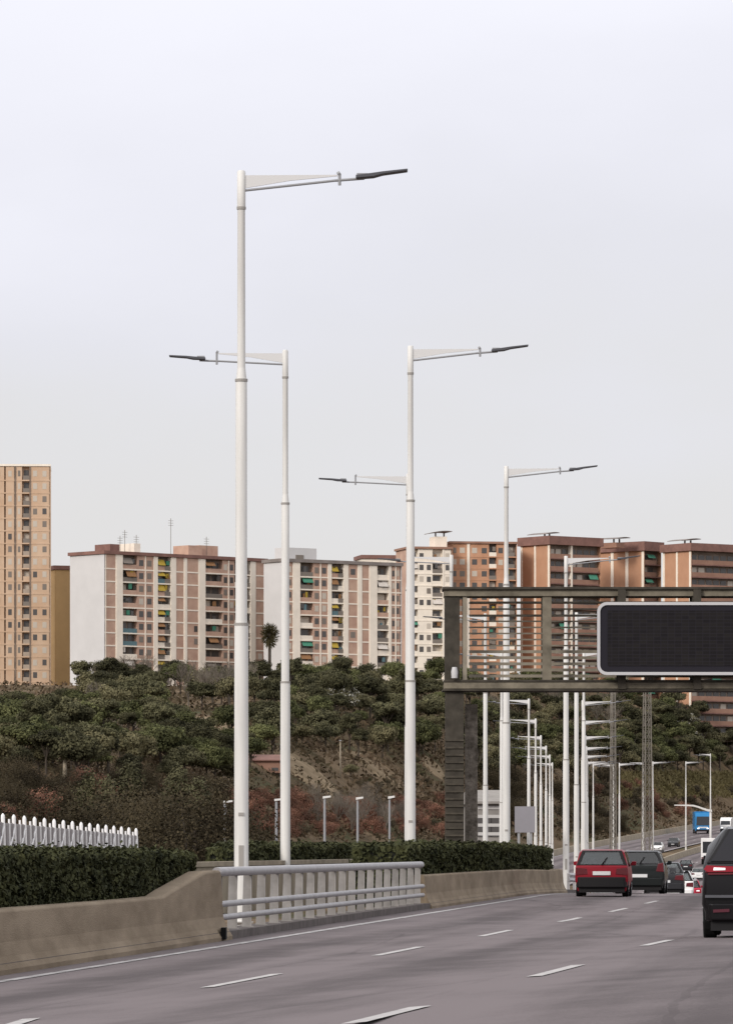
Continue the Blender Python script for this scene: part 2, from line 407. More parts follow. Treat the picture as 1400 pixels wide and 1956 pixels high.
# markings
mk = MB()
def mark_path(pts, w, lift=.006):
    """pts: (u,Y) on the road"""
    for (u0,y0),(u1,y1) in zip(pts, pts[1:]):
        vs = [(Xe(y0)+u0-w/2, y0, road_z(u0-w/2,y0)+lift),(Xe(y0)+u0+w/2, y0, road_z(u0+w/2,y0)+lift),
              (Xe(y1)+u1+w/2, y1, road_z(u1+w/2,y1)+lift),(Xe(y1)+u1-w/2, y1, road_z(u1-w/2,y1)+lift)]
        mk.add(vs, [(0,1,2,3)])
# edge line, slightly ragged along its length
yy = -30.0
while yy < 420:
    w = .15 + .05*mnoise.noise(Vector((yy*.9,0,0)))
    mark_path([(0.0,yy),(0.0,yy+1.85)], w); yy += 2.0
dashes = [((-75,1990),(60,1948)), ((395,1888),(530,1862)), ((718,1827),(803,1810)), ((918,1790),(975,1778)), ((1068,1762),(1108,1754)), ((1165,1743),(1197,1736)), ((1233,1727),(1255,1722)),
          ((675,1957),(803,1925)), ((1020,1867),(1105,1845)), ((1230,1808),(1280,1797)), ((1360,1771),(1398,1763))]
for a, b in dashes:
    pa = road_hit(*a); pb = road_hit(*b)
    ua = pa.x-Xe(pa.y); ub = pb.x-Xe(pb.y)
    n = 4; pts = [(ua+(ub-ua)*k/n, pa.y+(pb.y-pa.y)*k/n) for k in range(n+1)]
    mark_path(pts, .13)
for lane in (3.4, 6.9):
    y = 205.0
    while y < 1300:
        mark_path([(lane,y),(lane,y+5)], .15); y += 17
for lane in (-9.9,-13.3):
    y = 300.0
    while y < 1300:
        mark_path([(lane,y),(lane,y+5)], .15); y += 17
mark_path([(-20.1,y) for y in range(400,1400,10)], .2); mark_path([(-6.8,y) for y in range(300,1400,10)], .2)
mark_path([(14.0,y) for y in range(60,1400,10)], .2)
o = mk.build('road_markings', M['paint'], fix=False); o['kind']='structure'

# ------------------------------------------------------------------ barriers
def barrier(name, label, stations, m=M['concrete'], u=-.62):
    """stations: (Y, height); safety profile with sloped toe"""
    rings=[]
    for y,h in stations:
        x = Xe(y)+u; z = road_z(u,y)
        prof = [(.06,-.1),(.06,.06),(-.03,.20),(-.085,.36),(-.12,h-.03),(-.15,h),(-.40,h),(-.44,h-.03),(-.52,-.1)]
        rings.append([(x+a, y, z+b) for a,b in prof])
    b = MB(); b.loft(rings)
    return tag(b.build(name, m, bevel=.012), label, 'barrier')
st = [(y,.74) for y in range(8,76,4)] + [(75.3,.75),(76.2,.82),(80.4,1.08),(82.4,1.09)]
cb=barrier('concrete_barrier', 'brown concrete barrier at the left with end sloping up to the steel railing', st)
MB().box(Xe(81.2)-.62+.02,Xe(81.2)-.62+.10,80.9,81.5,.02,.20).build('drain_opening',M['black'],cb)
st = [(124.2,.80)] + [(y,.80) for y in range(126,184,4)] + [(184,.80),(186,.86),(188.5,.86)]
barrier('concrete_barrier', 'brown concrete road barrier below the right-hand hedge, running on towards the red car', st)
# joints / dark drain foot of the barrier end
# steel bridge railing
rl = thing('bridge_railing', 'grey steel railing with thick top tube and two lower rails between concrete barriers', 'railing', (Xe(100)-.85,100,0))
def rp_(y, du, h): return (Xe(y)-.85+du-(Xe(100)-.85), y-100, Zb(y)+h)
def railtube(name, h, r, du):
    b = MB(); yl = [82.3+k*(124.0-82.3)/8 for k in range(9)]
    rings=[]
    for y in yl:
        c = rp_(y,du,h); rings.append([(c[0]+r*math.cos(q*math.pi/6)*1.0, c[1], c[2]+r*math.sin(q*math.pi/6)) for q in range(12)])
    b.loft(rings); return b.build(name, M['rail'], rl, True)
railtube('top_rail', 1.06, .075, .05); railtube('lower_rail', .55, .05, .09); railtube('lower_rail', .34, .05, .09)
for k in range(20):
    y = 82.9 + k*(123.6-82.9)/19
    b = MB(); c = rp_(y,0,0)
    pr = [(-.10,.12),(.06,.12),(.06,.55),(.075,1.0),(-.07,1.0),(-.085,.55)]
    b.prism([(c[0]+p,c[2]+q) for p,q in pr], 'y', c[1]-.012, c[1]+.012)
    b.box(c[0]+.045,c[0]+.065,c[1]-.07,c[1]+.07,c[2]+.12,c[2]+1.0)
    b.box(c[0]-.1,c[0]+.1,c[1]-.1,c[1]+.1,c[2]+.10,c[2]+.14)
    b.build('post', M['post'], rl)
# W-beam guard rail beyond the barrier
gr = thing('guard_rail', 'low corrugated steel guard rail beyond the concrete barrier behind the red car', 'guard rail', (Xe(240)-.6,240,Zb(240)))
b = MB(); rings=[]
for y in range(190,334,6):
    x = Xe(y)-.6-(Xe(240)-.6); z = Zb(y)-Zb(240)
    pr = [(0,.42),(.07,.47),(.02,.57),(.07,.67),(0,.74),(-.01,.74),(.05,.67),(0,.57),(.05,.47),(-.01,.42)]
    rings.append([(x+a,y-240,z+c) for a,c in pr])
b.loft(rings); b.build('beam', M['rail'], gr)
for y in range(191,334,4):
    x = Xe(y)-.66-(Xe(240)-.6); z = Zb(y)-Zb(240)
    MB().box(x-.05,x+.05,y-240-.06,y-240+.06,z-.4,z+.72).build('post', M['rail'], gr)
# low parapet wall of the opposite bridge deck
def L_line(y): return Xe(y)-5.6
b = MB(); rings=[]
for y in list(range(116,196,4)):
    x = L_line(y); z = 0.0
    rings.append([(x,y,-.6),(x,y,1.02),(x+.05,y,1.02),(x+.05,y,1.13),(x-.36,y,1.13),(x-.36,y,1.02),(x-.3,y,1.02),(x-.3,y,-.6)])
b.loft(rings); tag(b.build('parapet_wall', M['concrete_l']), 'low pale concrete parapet wall behind the steel railing', 'wall')
# distant concrete edge of the far carriageway
b = MB(); rings=[]
for y in range(560,1420,20):
    x = Xe(y)-20.9; z = Zb(y); rings.append([(x+.3,y,z-.3),(x+.1,y,z+.9),(x-.2,y,z+.9),(x-.4,y,z-.3)])
b.loft(rings); tag(b.build('barrier_wall', M['concrete_l']), 'long pale concrete edge barrier of the far road climbing to the right', 'barrier')
b = MB(); rings=[]
for y in range(340,1420,20):
    x = Xe(y)-1.0; z = Zb(y); rings.append([(x+.3,y,z-.3),(x+.1,y,z+.8),(x-.2,y,z+.8),(x-.4,y,z-.3)])
b.loft(rings); tag(b.build('median_barrier', M['concrete_l']), 'far median concrete barrier beside the queue of cars', 'barrier')

# ------------------------------------------------------------------ hedges
def hedge(label, path, w, top, bot, leaf=.05, dens=900, seed=1, name='hedge'):
    """path: list of (X,Y) centre line; top/bot functions of Y"""
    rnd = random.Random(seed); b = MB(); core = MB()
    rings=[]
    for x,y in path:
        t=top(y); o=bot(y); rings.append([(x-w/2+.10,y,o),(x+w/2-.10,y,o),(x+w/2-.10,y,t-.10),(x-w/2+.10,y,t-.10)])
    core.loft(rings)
    for (x0,y0),(x1,y1) in zip(path, path[1:]):
        L = math.hypot(x1-x0,y1-y0)
        d = Vector((x1-x0,y1-y0,0)).normalized(); nr = Vector((d.y,-d.x,0))
        for face in ('front','top','back'):
            t0=top(y0); o0=bot(y0); hgt=t0-o0
            area = L*(hgt if face!='top' else w)
            n = int(area*dens*(1 if face!='back' else .35))
            for _ in range(n):
                s = rnd.random(); y = y0+(y1-y0)*s; x = x0+(x1-x0)*s; t=top(y); o=bot(y)
                bump = .07*mnoise.noise(Vector((x*1.6,y*1.1,3)))+.05*mnoise.noise(Vector((x*4,y*3,t)))
                if face=='top':
                    v = rnd.uniform(-.5,.5)*w; c = Vector((x,y,t+bump+rnd.gauss(-.02,.04)))+nr*v; nn = Vector((rnd.gauss(0,.7),rnd.gauss(0,.7),1))
                    if rnd.random()<.04: c.z += rnd.uniform(.02,.10)
                else:
                    sg = 1 if face=='front' else -1
                    zz = rnd.uniform(o,t); bp = .08*mnoise.noise(Vector((y*1.4,zz*2.2,seed)))
                    c = Vector((x,y,zz))+nr*sg*(w/2+bp+rnd.gauss(-.03,.035)); nn = nr*sg+Vector((rnd.gauss(0,.7),rnd.gauss(0,.7),rnd.gauss(.3,.7)))
                b.leaf(c, leaf*rnd.uniform(.6,1.3), rnd, nn)
    # ends
    for (x,y),sg in ((path[0],-1),(path[-1],1)):
        t=top(y); o=bot(y)
        for _ in range(int(w*(t-o)*dens*1.2)):
            c = Vector((x+rnd.uniform(-.5,.5)*w, y+sg*rnd.gauss(.02,.05), rnd.uniform(o,t)))
            b.leaf(c, leaf*rnd.uniform(.6,1.3), rnd, Vector((rnd.gauss(0,.7),sg,rnd.gauss(.2,.7))))
    o = b.build(name, M['hedge'], fix=False); tag(o, label, 'hedge')
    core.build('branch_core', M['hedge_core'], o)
    return o
hedge('clipped dark green hedge behind the left concrete barrier, in front of the white fence',
      [(Xe(y)-1.75, y) for y in (44,50,56,62,68,74,78,82)], 1.3, lambda y: 1.33+.015*math.sin(y), lambda y: -.1, .038, 1900, 3)
hedge('thin low dark hedge along the pale parapet wall behind the steel railing',
      [(L_line(y)-.95, y) for y in (134,140,148,156,164,172,180,188)], 1.0, lambda y: 1.50+.06*math.sin(y*.6), lambda y: .1, .07, 380, 4)
hedge('dark green hedge on top of the right-hand concrete barrier, below the gantry column',
      [(Xe(y)-1.75, y) for y in (124,130,136,143,150,157,164,171,177,183,188)], 1.3, lambda y: 1.47-.10*smooth((y-160)/30)+.05*smooth((y-125)/20), lambda y: .05, .075, 480, 5)

# ------------------------------------------------------------------ white fence
fn = thing('white_fence', 'white picket-like metal fence with round-topped posts behind the left hedge', 'fence', (-6.9,100,0))
fp = lambda t: Vector((1.46*t, 25*t, -.4*t))
def f_top(t): return CAMZ + .68 - .18*t
tops = [(5,1559),(30,1562)]
N_P = 17
for k in range(N_P):
    t = -.06 + 1.06*k/(N_P-1); p = fp(t); zt = f_top(t)
    b = MB(); b.lathe([(.050,-.8),(.042,zt-.20),(.038,zt-.13),(.040,zt-.06),(.036,zt-.01),(.012,zt+.03)], 10, (p.x,p.y))
    b.v=[(x-.05*(z+.8)/2.2,y,z) for x,y,z in b.v]
    b.build('post', M['fence_w'], fn, True)
    if k < N_P-1:
        t2 = -.06+1.06*(k+1)/(N_P-1); q = fp(t2); z2 = f_top(t2)
        for j in (1,2,3):
            s = j/4; c = p.lerp(q,s); zz = zt+(z2-zt)*s - (.20,.07,.14)[j-1]
            bb = MB(); bb.tube((c.x,c.y,-.8),(c.x-.05,c.y,zz),.024,n=6); bb.build('slat', M['fence_g'] if j!=2 else M['fence_w'], fn)
        bb = MB(); bb.bar((p.x,p.y,zt-1.0),(q.x-.04,q.y,z2-.22),.028); bb.build('brace', M['fence_w'], fn)
bb = MB(); a = fp(-.06); c = fp(1.0)
bb.bar((a.x+.02,a.y,f_top(-.06)-1.15),(c.x+.02,c.y,f_top(1)-1.15),.06); bb.build('rail', M['fence_w'], fn)
bb = MB(); bb.add([(a.x-.05,a.y,-.8),(c.x-.05,c.y,-.8),(c.x-.05,c.y,f_top(1)-.15),(a.x-.05,a.y,f_top(-.06)-.15),(a.x-.07,a.y,-.8),(c.x-.07,c.y,-.8),(c.x-.07,c.y,f_top(1)-.15),(a.x-.07,a.y,f_top(-.06)-.15)],
   [(0,1,2,3),(7,6,5,4),(0,4,5,1),(1,5,6,2),(2,6,7,3),(3,7,4,0)]); bb.build('mesh_panel', M['fence_g'], fn)

# ------------------------------------------------------------------ street lamps
def lamp_proto(rise, dz):
    r = thing('street_lamp', 'x', 'street lamp')
    b = MB(); b.lathe([(.17,-1.5),(.17,.0),(.135,.05),(.128,5.55)], 16); b.build('lower_pole', M['white_pole'], r, True)
    b = MB(); b.lathe([(.108,5.5),(.106,10.08),(.075,10.35)], 16); b.build('middle_pole', M['white_pole'], r, True)
    b = MB(); b.lathe([(.075,10.3),(.070,13.3),(.078,13.32),(.078,14.0),(.06,14.03)], 16); b.build('upper_pole', M['white_pole'], r, True)
    for z, rr in ((5.57,.135),(10.12,.118),(13.33,.086)):
        b = MB(); b.lathe([(rr,z-.025),(rr,z+.025)], 16); b.build('collar', M['pole_joint'], r)
    b = MB(); b.box(-.045,.045,-.137,-.120,1.0,1.45); b.build('access_door', M['pole_joint'], r)
    b = MB(); b.box(-.05,.05,-.142,-.122,2.0,2.06); b.build('number_plate', M['pole_joint'], r)
    b = MB(); b.box(-.22,.22,-.22,.22,.0,.03); b.build('base_plate', M['pole_joint'], r)
    b = MB(); b.prism([(.07,13.94),(.07,13.70),(.9,13.84),(1.78,13.925),(1.78,13.95)], 'y', -.02, .02); b.build('arm_fin', M['fin'], r)
    b = MB(); e1=13.66+rise; b.tube((.07,0,13.66),(1.75,0,e1),.024,n=8); b.tube((1.75,0,e1),(2.28,0,e1+dz*.7),.026,n=8); b.build('arm_rod', M['lamp_grey'], r)
    b = MB(); b.tube((1.82,0,e1-.09),(1.82,0,13.97),.028,n=8); b.tube((1.78,0,13.96),(1.83,0,13.99),.04,n=8); b.build('bracket', M['lamp_grey'], r)
    h = MB()
    h.prism([(2.12,e1+.03),(2.45,e1+.03+dz*.5),(2.62,e1+.05+dz),(3.08,e1+.06+dz*2.0),(3.08,e1+.095+dz*2.0),(2.62,e1+.10+dz),(2.40,e1+.09+dz*.6),(2.12,e1+.09)], 'y', -.16, .16)
    h.build('lamp_head', M['lamp_dark'], r, bevel=.01)
    h = MB(); h.box(2.14,2.34,-.07,.07,e1+.09,e1+.13); h.build('fitting', M['lamp_grey'], r)
    return r
LP = lamp_proto(.185,.055)
LL = lamp_proto(.085,.025)
GR = 'white lamp posts with arms over the near carriageway'; GL = 'white lamp posts with arms over the opposite carriageway'
Rrow = [(97,461,325,'nearest and tallest white street lamp, its arm reaching right, standing behind the steel railing'),
 (137,784,660,'white street lamp just left of the gantry, arm to the right'),
 (177,967,890,'white street lamp rising above the left bay of the gantry, arm to the right'),
 (217,1081,1062,'white street lamp behind the gantry whose right arm crosses the brick flats'),
 (257,1101,1170,'white street lamp topping out by the upper left corner of the message sign'),
 (297,1115,1243,'white street lamp topping out by the lower left corner of the message sign'),
 (337,1113,1338,'white lamp in the stack under the message sign, topmost arm below the beam'),
 (377,1116,1375,'white lamp in the stack under the message sign, second arm from top'),
 (417,1118,1405,'white lamp in the stack under the message sign, third arm from top'),
 (457,1120,1426,'white lamp in the stack under the message sign, fourth arm from top'),
 (497,1121,1442,'white lamp in the stack under the message sign, fifth arm from top'),
 (545,1122,1454,'white lamp in the stack under the message sign, lowest arm'),
 (617,1133,1457,'slim far white lamp standing behind the roof of the red hatchback, arm right'),
 (670,1183,1458,'slim far white lamp above the gap between the red and dark hatchbacks'),
 (735,1247,1455,'slim far white lamp right of the tall lattice mast with arm to the right'),
 (800,1310,1455,'far white lamp left of the blue lorry with arm to the right')]
Lrow = [(139,545,668,'second tallest white street lamp, its arm reaching left across the nearest lamp post'),
 (180,780,905,'white street lamp hidden behind a taller post, its arm reaching left against the sky'),
 (219,862,1060,'white street lamp with left arm at the top of the gantry column'),
 (259,927,1172,'white street lamp with left arm just right of the gantry column'),
 (299,958,1243,'white street lamp with left arm in the gantry bay, beside a thicker post'),
 (339,1010,1335,'white lamp below the lower gantry beam, its left arm topmost of the stepped row'),
 (379,1023,1373,'white lamp with left arm second from top of the stepped row under the gantry'),
 (419,1033,1405,'white lamp with left arm third from top of the stepped row under the gantry'),
 (459,1043,1425,'white lamp with left arm fourth from top of the stepped row under the gantry'),
 (499,1050,1442,'white lamp with left arm fifth from top of the stepped row under the gantry'),
 (545,1055,1457,'white lamp with left arm lowest of the stepped row under the gantry'),
 (660,1172,1460,'slim far white lamp above the red hatchback, arm to the left'),
 (730,1228,1456,'slim far white lamp in front of the tall lattice mast, arm to the left'),
 (850,1357,1440,'far white lamp beside the blue lorry with arm to the left')]
first = True
for rows, rot, grp in ((Rrow,0.0,GR),(Lrow,math.pi,GL)):
    for Y,px,py,lab in rows:
        tp = P(px,py,Y); base = Zb(Y)+.05
        zs = (tp.z-base)/14.03
        if abs(zs-1) > .06: base = tp.z-14.03*(1.06 if zs>1 else .94); zs = 1.06 if zs>1 else .94
        pr_ = LP if rot==0 else LL
        if 'used' not in pr_:
            pr_.location=(tp.x,Y,base); pr_.scale=(1,1,zs); pr_.rotation_euler=(0,0,rot); pr_['label']=lab; pr_['group']=grp; pr_['used']=1
        else:
            dup(pr_,(tp.x,Y,base),rot,(1,1,zs),lab,grp)
# small park lamps
sp_ = thing('path_lamp','x','lamp post')
b=MB(); b.lathe([(.09,0),(.075,.9),(.065,5.9)],10); b.build('pole',M['lamp_grey'],sp_,True)
b=MB(); b.prism([(-.10,5.93),(.34,6.0),(.34,6.09),(-.10,6.05)],'y',-.10,.10); b.build('lamp_head',M['white_pole'],sp_)
plab = ['short grey lamp post left of the nearest street lamp, before the rust-coloured scrub','short grey lamp post just left of the second tallest street lamp','short grey lamp post in the middle of the rust-coloured scrub','short grey lamp post beside the pale bare bushes','short grey lamp post just left of the two posts nearest the gantry']
for i,(px,py,Y) in enumerate([(430,1529,240),(528,1525,262),(620,1520,290),(683,1522,315),(744,1520,345)]):
    p=P(px,py,Y); g=terr(p.x,Y); s=(p.z-g)/6.1
    if i==0: sp_.location=(p.x,Y,g); sp_.scale=(1,1,s); sp_['label']=plab[0]; sp_['group']='short lamps by the scrub'
    else: dup(sp_,(p.x,Y,g),0,(1,1,s),plab[i],'short lamps by the scrub')
# pale poles on the slope
ulab=['pale concrete pole on the green slope above the dark bushes at the left','thin pale pole on the slope below the tan tower','thin grey pole on the slope between the two tallest lamp posts and the gantry']
for i,(px,pt,pb) in enumerate([(124,1446,1502),(117,1360,1398),(650,1416,1492)]):
    h=hill_hit(px,pb); p=P(px,pt,h.y)
    up=thing('utility_pole',ulab[i],'pole',(h.x,h.y,h.z),group='poles on the slope')
    hh=p.z-h.z
    rp0=(.26,.17,.12)[i]
    b=MB(); b.lathe([(rp0,-.5),(rp0*.75,hh)],8); b.build('pole',M['concrete_l'],up,True)
    b=MB(); b.box(-.16,.16,-.16,.16,hh,hh+.15); b.build('cap',M['lamp_grey'],up)

# ------------------------------------------------------------------ gantry and message sign
GY=150.0; s_=GY/F
gt = thing('sign_gantry','dark steel overhead sign gantry with slatted walkway spanning the road','gantry',(0,GY,0))
def gx(px): return (px-CX)*s_
def gz(py): return CAMZ+(HY-py)*s_
XR = gx(868)+20.5
def beam(name,y0,y1,x0,yf,yb,m):
    b=MB(); b.box(x0,XR,yf,yb,gz(y1),gz(y0)); return b.build(name,m,gt,bevel=.01)
for (f,bk) in ((-.02,.22),(1.0,1.24)):
    beam('upper_beam',1127,1139,gx(848),f,bk,M['gantry_l']); beam('lower_beam',1304,1316,gx(848),f,bk,M['gantry_l'])
beam('upper_flange',1121.5,1126.6,gx(845),-.10,1.32,M['gantry']); 
beam('lower_flange',1317,1320.5,gx(845),-.10,1.32,M['gantry']); beam('walkway_deck',1299,1303.4,gx(848),-.04,1.26,M['gantry'])
# portal column, front and rear legs
zb0=-.8
for xo,yf in ((852,-.0),(852,1.0)):
    b=MB(); b.box(gx(851),gx(886),yf+.03,yf+.19,zb0,gz(1321)); b.build('column',M['gantry'],gt,bevel=.01)
b=MB()
for k in range(24):
    z=zb0+.5+k*.21
    if z<gz(1330): b.box(gx(850),gx(886),-.01,.03,z,z+.05)
b.build('column_ribs',M['gantry_slat2'],gt)
b=MB(); b.box(gx(889),gx(913),.70,.98,zb0,gz(1344)); b.build('rear_column',M['mottled'],gt,bevel=.02)
# verticals between beams
for px,w in ((850,.42),(884,.12)):
    b=MB(); b.box(gx(px),gx(px)+w,.04,.20,gz(1303.3),gz(1139.2)); b.build('end_post',M['gantry'] if w>.2 else M['gantry_slat'],gt)
    b=MB(); b.box(gx(px),gx(px)+w,1.03,1.2,gz(1303.3),gz(1139.2)); b.build('end_post',M['gantry'],gt)
for px in (1036,1178,1322,1466,1610,1754,1898,2042,2186):
    for yf in (.03,1.03):
        b=MB(); b.box(gx(px),gx(px)+(.26 if yf<1 else .2),yf,yf+.16,gz(1303.3),gz(1139.2)); b.build('web_post',M['gantry'] if yf>1 or px!=1036 else M['gantry_l'],gt)
b=MB()
for k in range(13):
    py=1149+k*11.7; th=.045 if k<8 else .085
    b.box(gx(897),XR-.3,1.0,1.03,gz(py)-th/2,gz(py)+th/2)
b.build('walkway_slats',M['gantry_slat'],gt)
b=MB()
for py in (1150,1163,1177): b.box(gx(897),XR-.3,.06,.10,gz(py)-.018,gz(py)+.018)
b.build('hand_rails',M['gantry'],gt)
b=MB(); b.box(XR-.5,XR,.03,1.2,-.8,gz(1321)); b.build('column',M['gantry'],gt)
b=MB(); b.lathe([(.02,gz(1298)),(.09,gz(1296)),(.10,gz(1284)),(.07,gz(1275))],12,(gx(868),-.13)); b.build('lamp_housing',M['sign_frame'],gt,True)
b=MB(); b.box(gx(868)-.05,gx(868)+.05,-.06,.05,gz(1283),gz(1279)); b.build('lamp_bracket',M['gantry'],gt)
# message sign
def rrect(x0,x1,z0,z1,r,n=6):
    pts=[]
    for cx,cz,a0 in ((x1-r,z0+r,-90),(x1-r,z1-r,0),(x0+r,z1-r,90),(x0+r,z0+r,180)):
        for k in range(n+1):
            q=R(a0+90*k/n); pts.append((cx+r*math.cos(q),cz+r*math.sin(q)))
    return pts
sgn=thing('message_sign','blank black electronic message sign with rounded pale frame hung on the gantry','message sign',(0,GY-.1,0))
x0=gx(1139); x1=x0+7.2; z0=gz(1291); z1=gz(1152)
b=MB(); b.prism(rrect(x0+.01,x1-.01,z0+.01,z1-.01,.26),'y',-.42,-.02); b.build('case',M['sign_case'],sgn)
out=rrect(x0,x1,z0,z1,.27); inn=rrect(x0+.085,x1-.085,z0+.085,z1-.085,.20)
b=MB(); n=len(out); vs=[(a,-.46,c) for a,c in out]+[(a,-.46,c) for a,c in inn]+[(a,-.40,c) for a,c in out]+[(a,-.40,c) for a,c in inn]
fs=[]
for k in range(n):
    j=(k+1)%n; fs+=[(k,j,n+j,n+k),(k,2*n+k,2*n+j,j),(n+k,n+j,3*n+j,3*n+k)]
b.add(vs,fs); b.build('frame',M['sign_frame'],sgn)
b=MB(); b.prism(rrect(x0+.30,x1-.30,z0+.26,z1-.24,.03),'y',-.435,-.40); b.build('led_matrix',M['led'],sgn)
for px in (1180,1324):
    b=MB(); b.box(gx(px),gx(px)+.22,-.05,.14,z1-.2,gz(1126.8)); b.build('hanger',M['gantry'],sgn)
    b=MB(); b.box(gx(px),gx(px)+.22,-.05,.14,gz(1317),z0+.1); b.build('hanger',M['gantry'],sgn)

# grey sign back, striped building, masts, far canopy arm
p0=P(983,1591,215); p1=P(1022,1541,215)
sb=thing('road_sign','plain grey back of a road sign among the lamp posts under the gantry','road sign',((p0.x+p1.x)/2,215,Zb(215)))
b=MB(); w=(p1.x-p0.x)/2; b.box(-w,w,-.02,.02,p0.z-Zb(215),p1.z-Zb(215)); b.build('panel',M['grey_panel'],sb)
for q in (-.6,.6):
    b=MB(); b.box(w*q-.05,w*q+.05,.02,.12,-.8,p1.z-Zb(215)-.05); b.build('leg',M['lamp_grey'],sb)
def lattice_mast(px,ptop,Y,w0,w1,label,pb=None):
    p=P(px,ptop,Y); g=max(terr(p.x,Y),Zb(Y)-1) ; H=p.z-g
    o=thing('lattice_mast',label,'mast',(p.x,Y,g),R(20)); b=MB(); n=int(H/1.6); d=MB()
    def wz(z): return w0+(w1-w0)*z/H
    for sx,sy in ((-1,-1),(1,-1),(1,1),(-1,1)): b.bar((sx*w0/2,sy*w0/2,-1),(sx*w1/2,sy*w1/2,H),.09)
    for k in range(n):
        za=H*k/n; zc=H*(k+1)/n; a=wz(za)/2; c=wz(zc)/2
        for A,B in (((-1,-1),(1,-1)),((1,-1),(1,1)),((1,1),(-1,1)),((-1,1),(-1,-1))):
            d.bar((A[0]*a,A[1]*a,za),(B[0]*c,B[1]*c,zc),.045); d.bar((B[0]*a,B[1]*a,za),(A[0]*c,A[1]*c,zc),.045); d.bar((A[0]*c,A[1]*c,zc),(B[0]*c,B[1]*c,zc),.045)
    b.build('legs',M['lattice'],o); d.build('bracing',M['lattice'],o)
lattice_mast(1236,1300,720,1.25,.75,'tall grey lattice mast on the slope below the message sign')
lattice_mast(1171,1318,640,.7,.4,'thin grey lattice mast among the lamp arms below the message sign')
Y=780; q=P(1352,1548,Y)
ca=thing('cantilever_sign','white curved cantilever arm over the far road beside the blue lorry','cantilever sign',(q.x,Y,Zb(Y)))
hz=q.z-Zb(Y)
b=MB(); b.lathe([(.2,-.5),(.16,hz)],10,(.4,0)); b.build('mast',M['white_pole'],ca,True)
b=MB(); rings=[]
for k in range(9):
    t=k/8; x=.6-5.6*t; z=hz+ .75*smooth(t*1.8) ; th=.30*(1-.7*t)
    rings.append([(x,-.25,z-th),(x,.25,z-th),(x,.25,z+.05),(x,-.25,z+.05)])
b.loft(rings); b.build('arm',M['white_pole'],ca)

# ------------------------------------------------------------------ vehicles
def wheel(parent,x,y,r,w):
    b=MB(); sx=1 if x>0 else -1
    prof=[(r*.55,0),(r*.92,0),(r,.03),(r,w-.03),(r*.92,w),(r*.55,w)]
    n=20; vs=[]; 
    for rr,d in prof:
        for k in range(n):
            q=2*math.pi*k/n; vs.append((x-sx*d,y+rr*math.cos(q),r+rr*math.sin(q)))
    m=len(prof); fs=[(i*n+k,i*n+(k+1)%n,((i+1)%m)*n+(k+1)%n,((i+1)%m)*n+k) for i in range(m) for k in range(n)]
    b.add(vs,fs); wo=b.build('wheel',M['black'],parent)
    b=MB(); b.tube((x-sx*.02,y,r),(x-sx*.10,y,r),r*.58,n=16)
    for k in range(5):
        q=2*math.pi*k/5; b.bar((x-sx*.015,y,r),(x-sx*.015,y+r*.52*math.cos(q),r+r*.52*math.sin(q)),.05,.03)
    b.build('rim',M['rim'],wo)
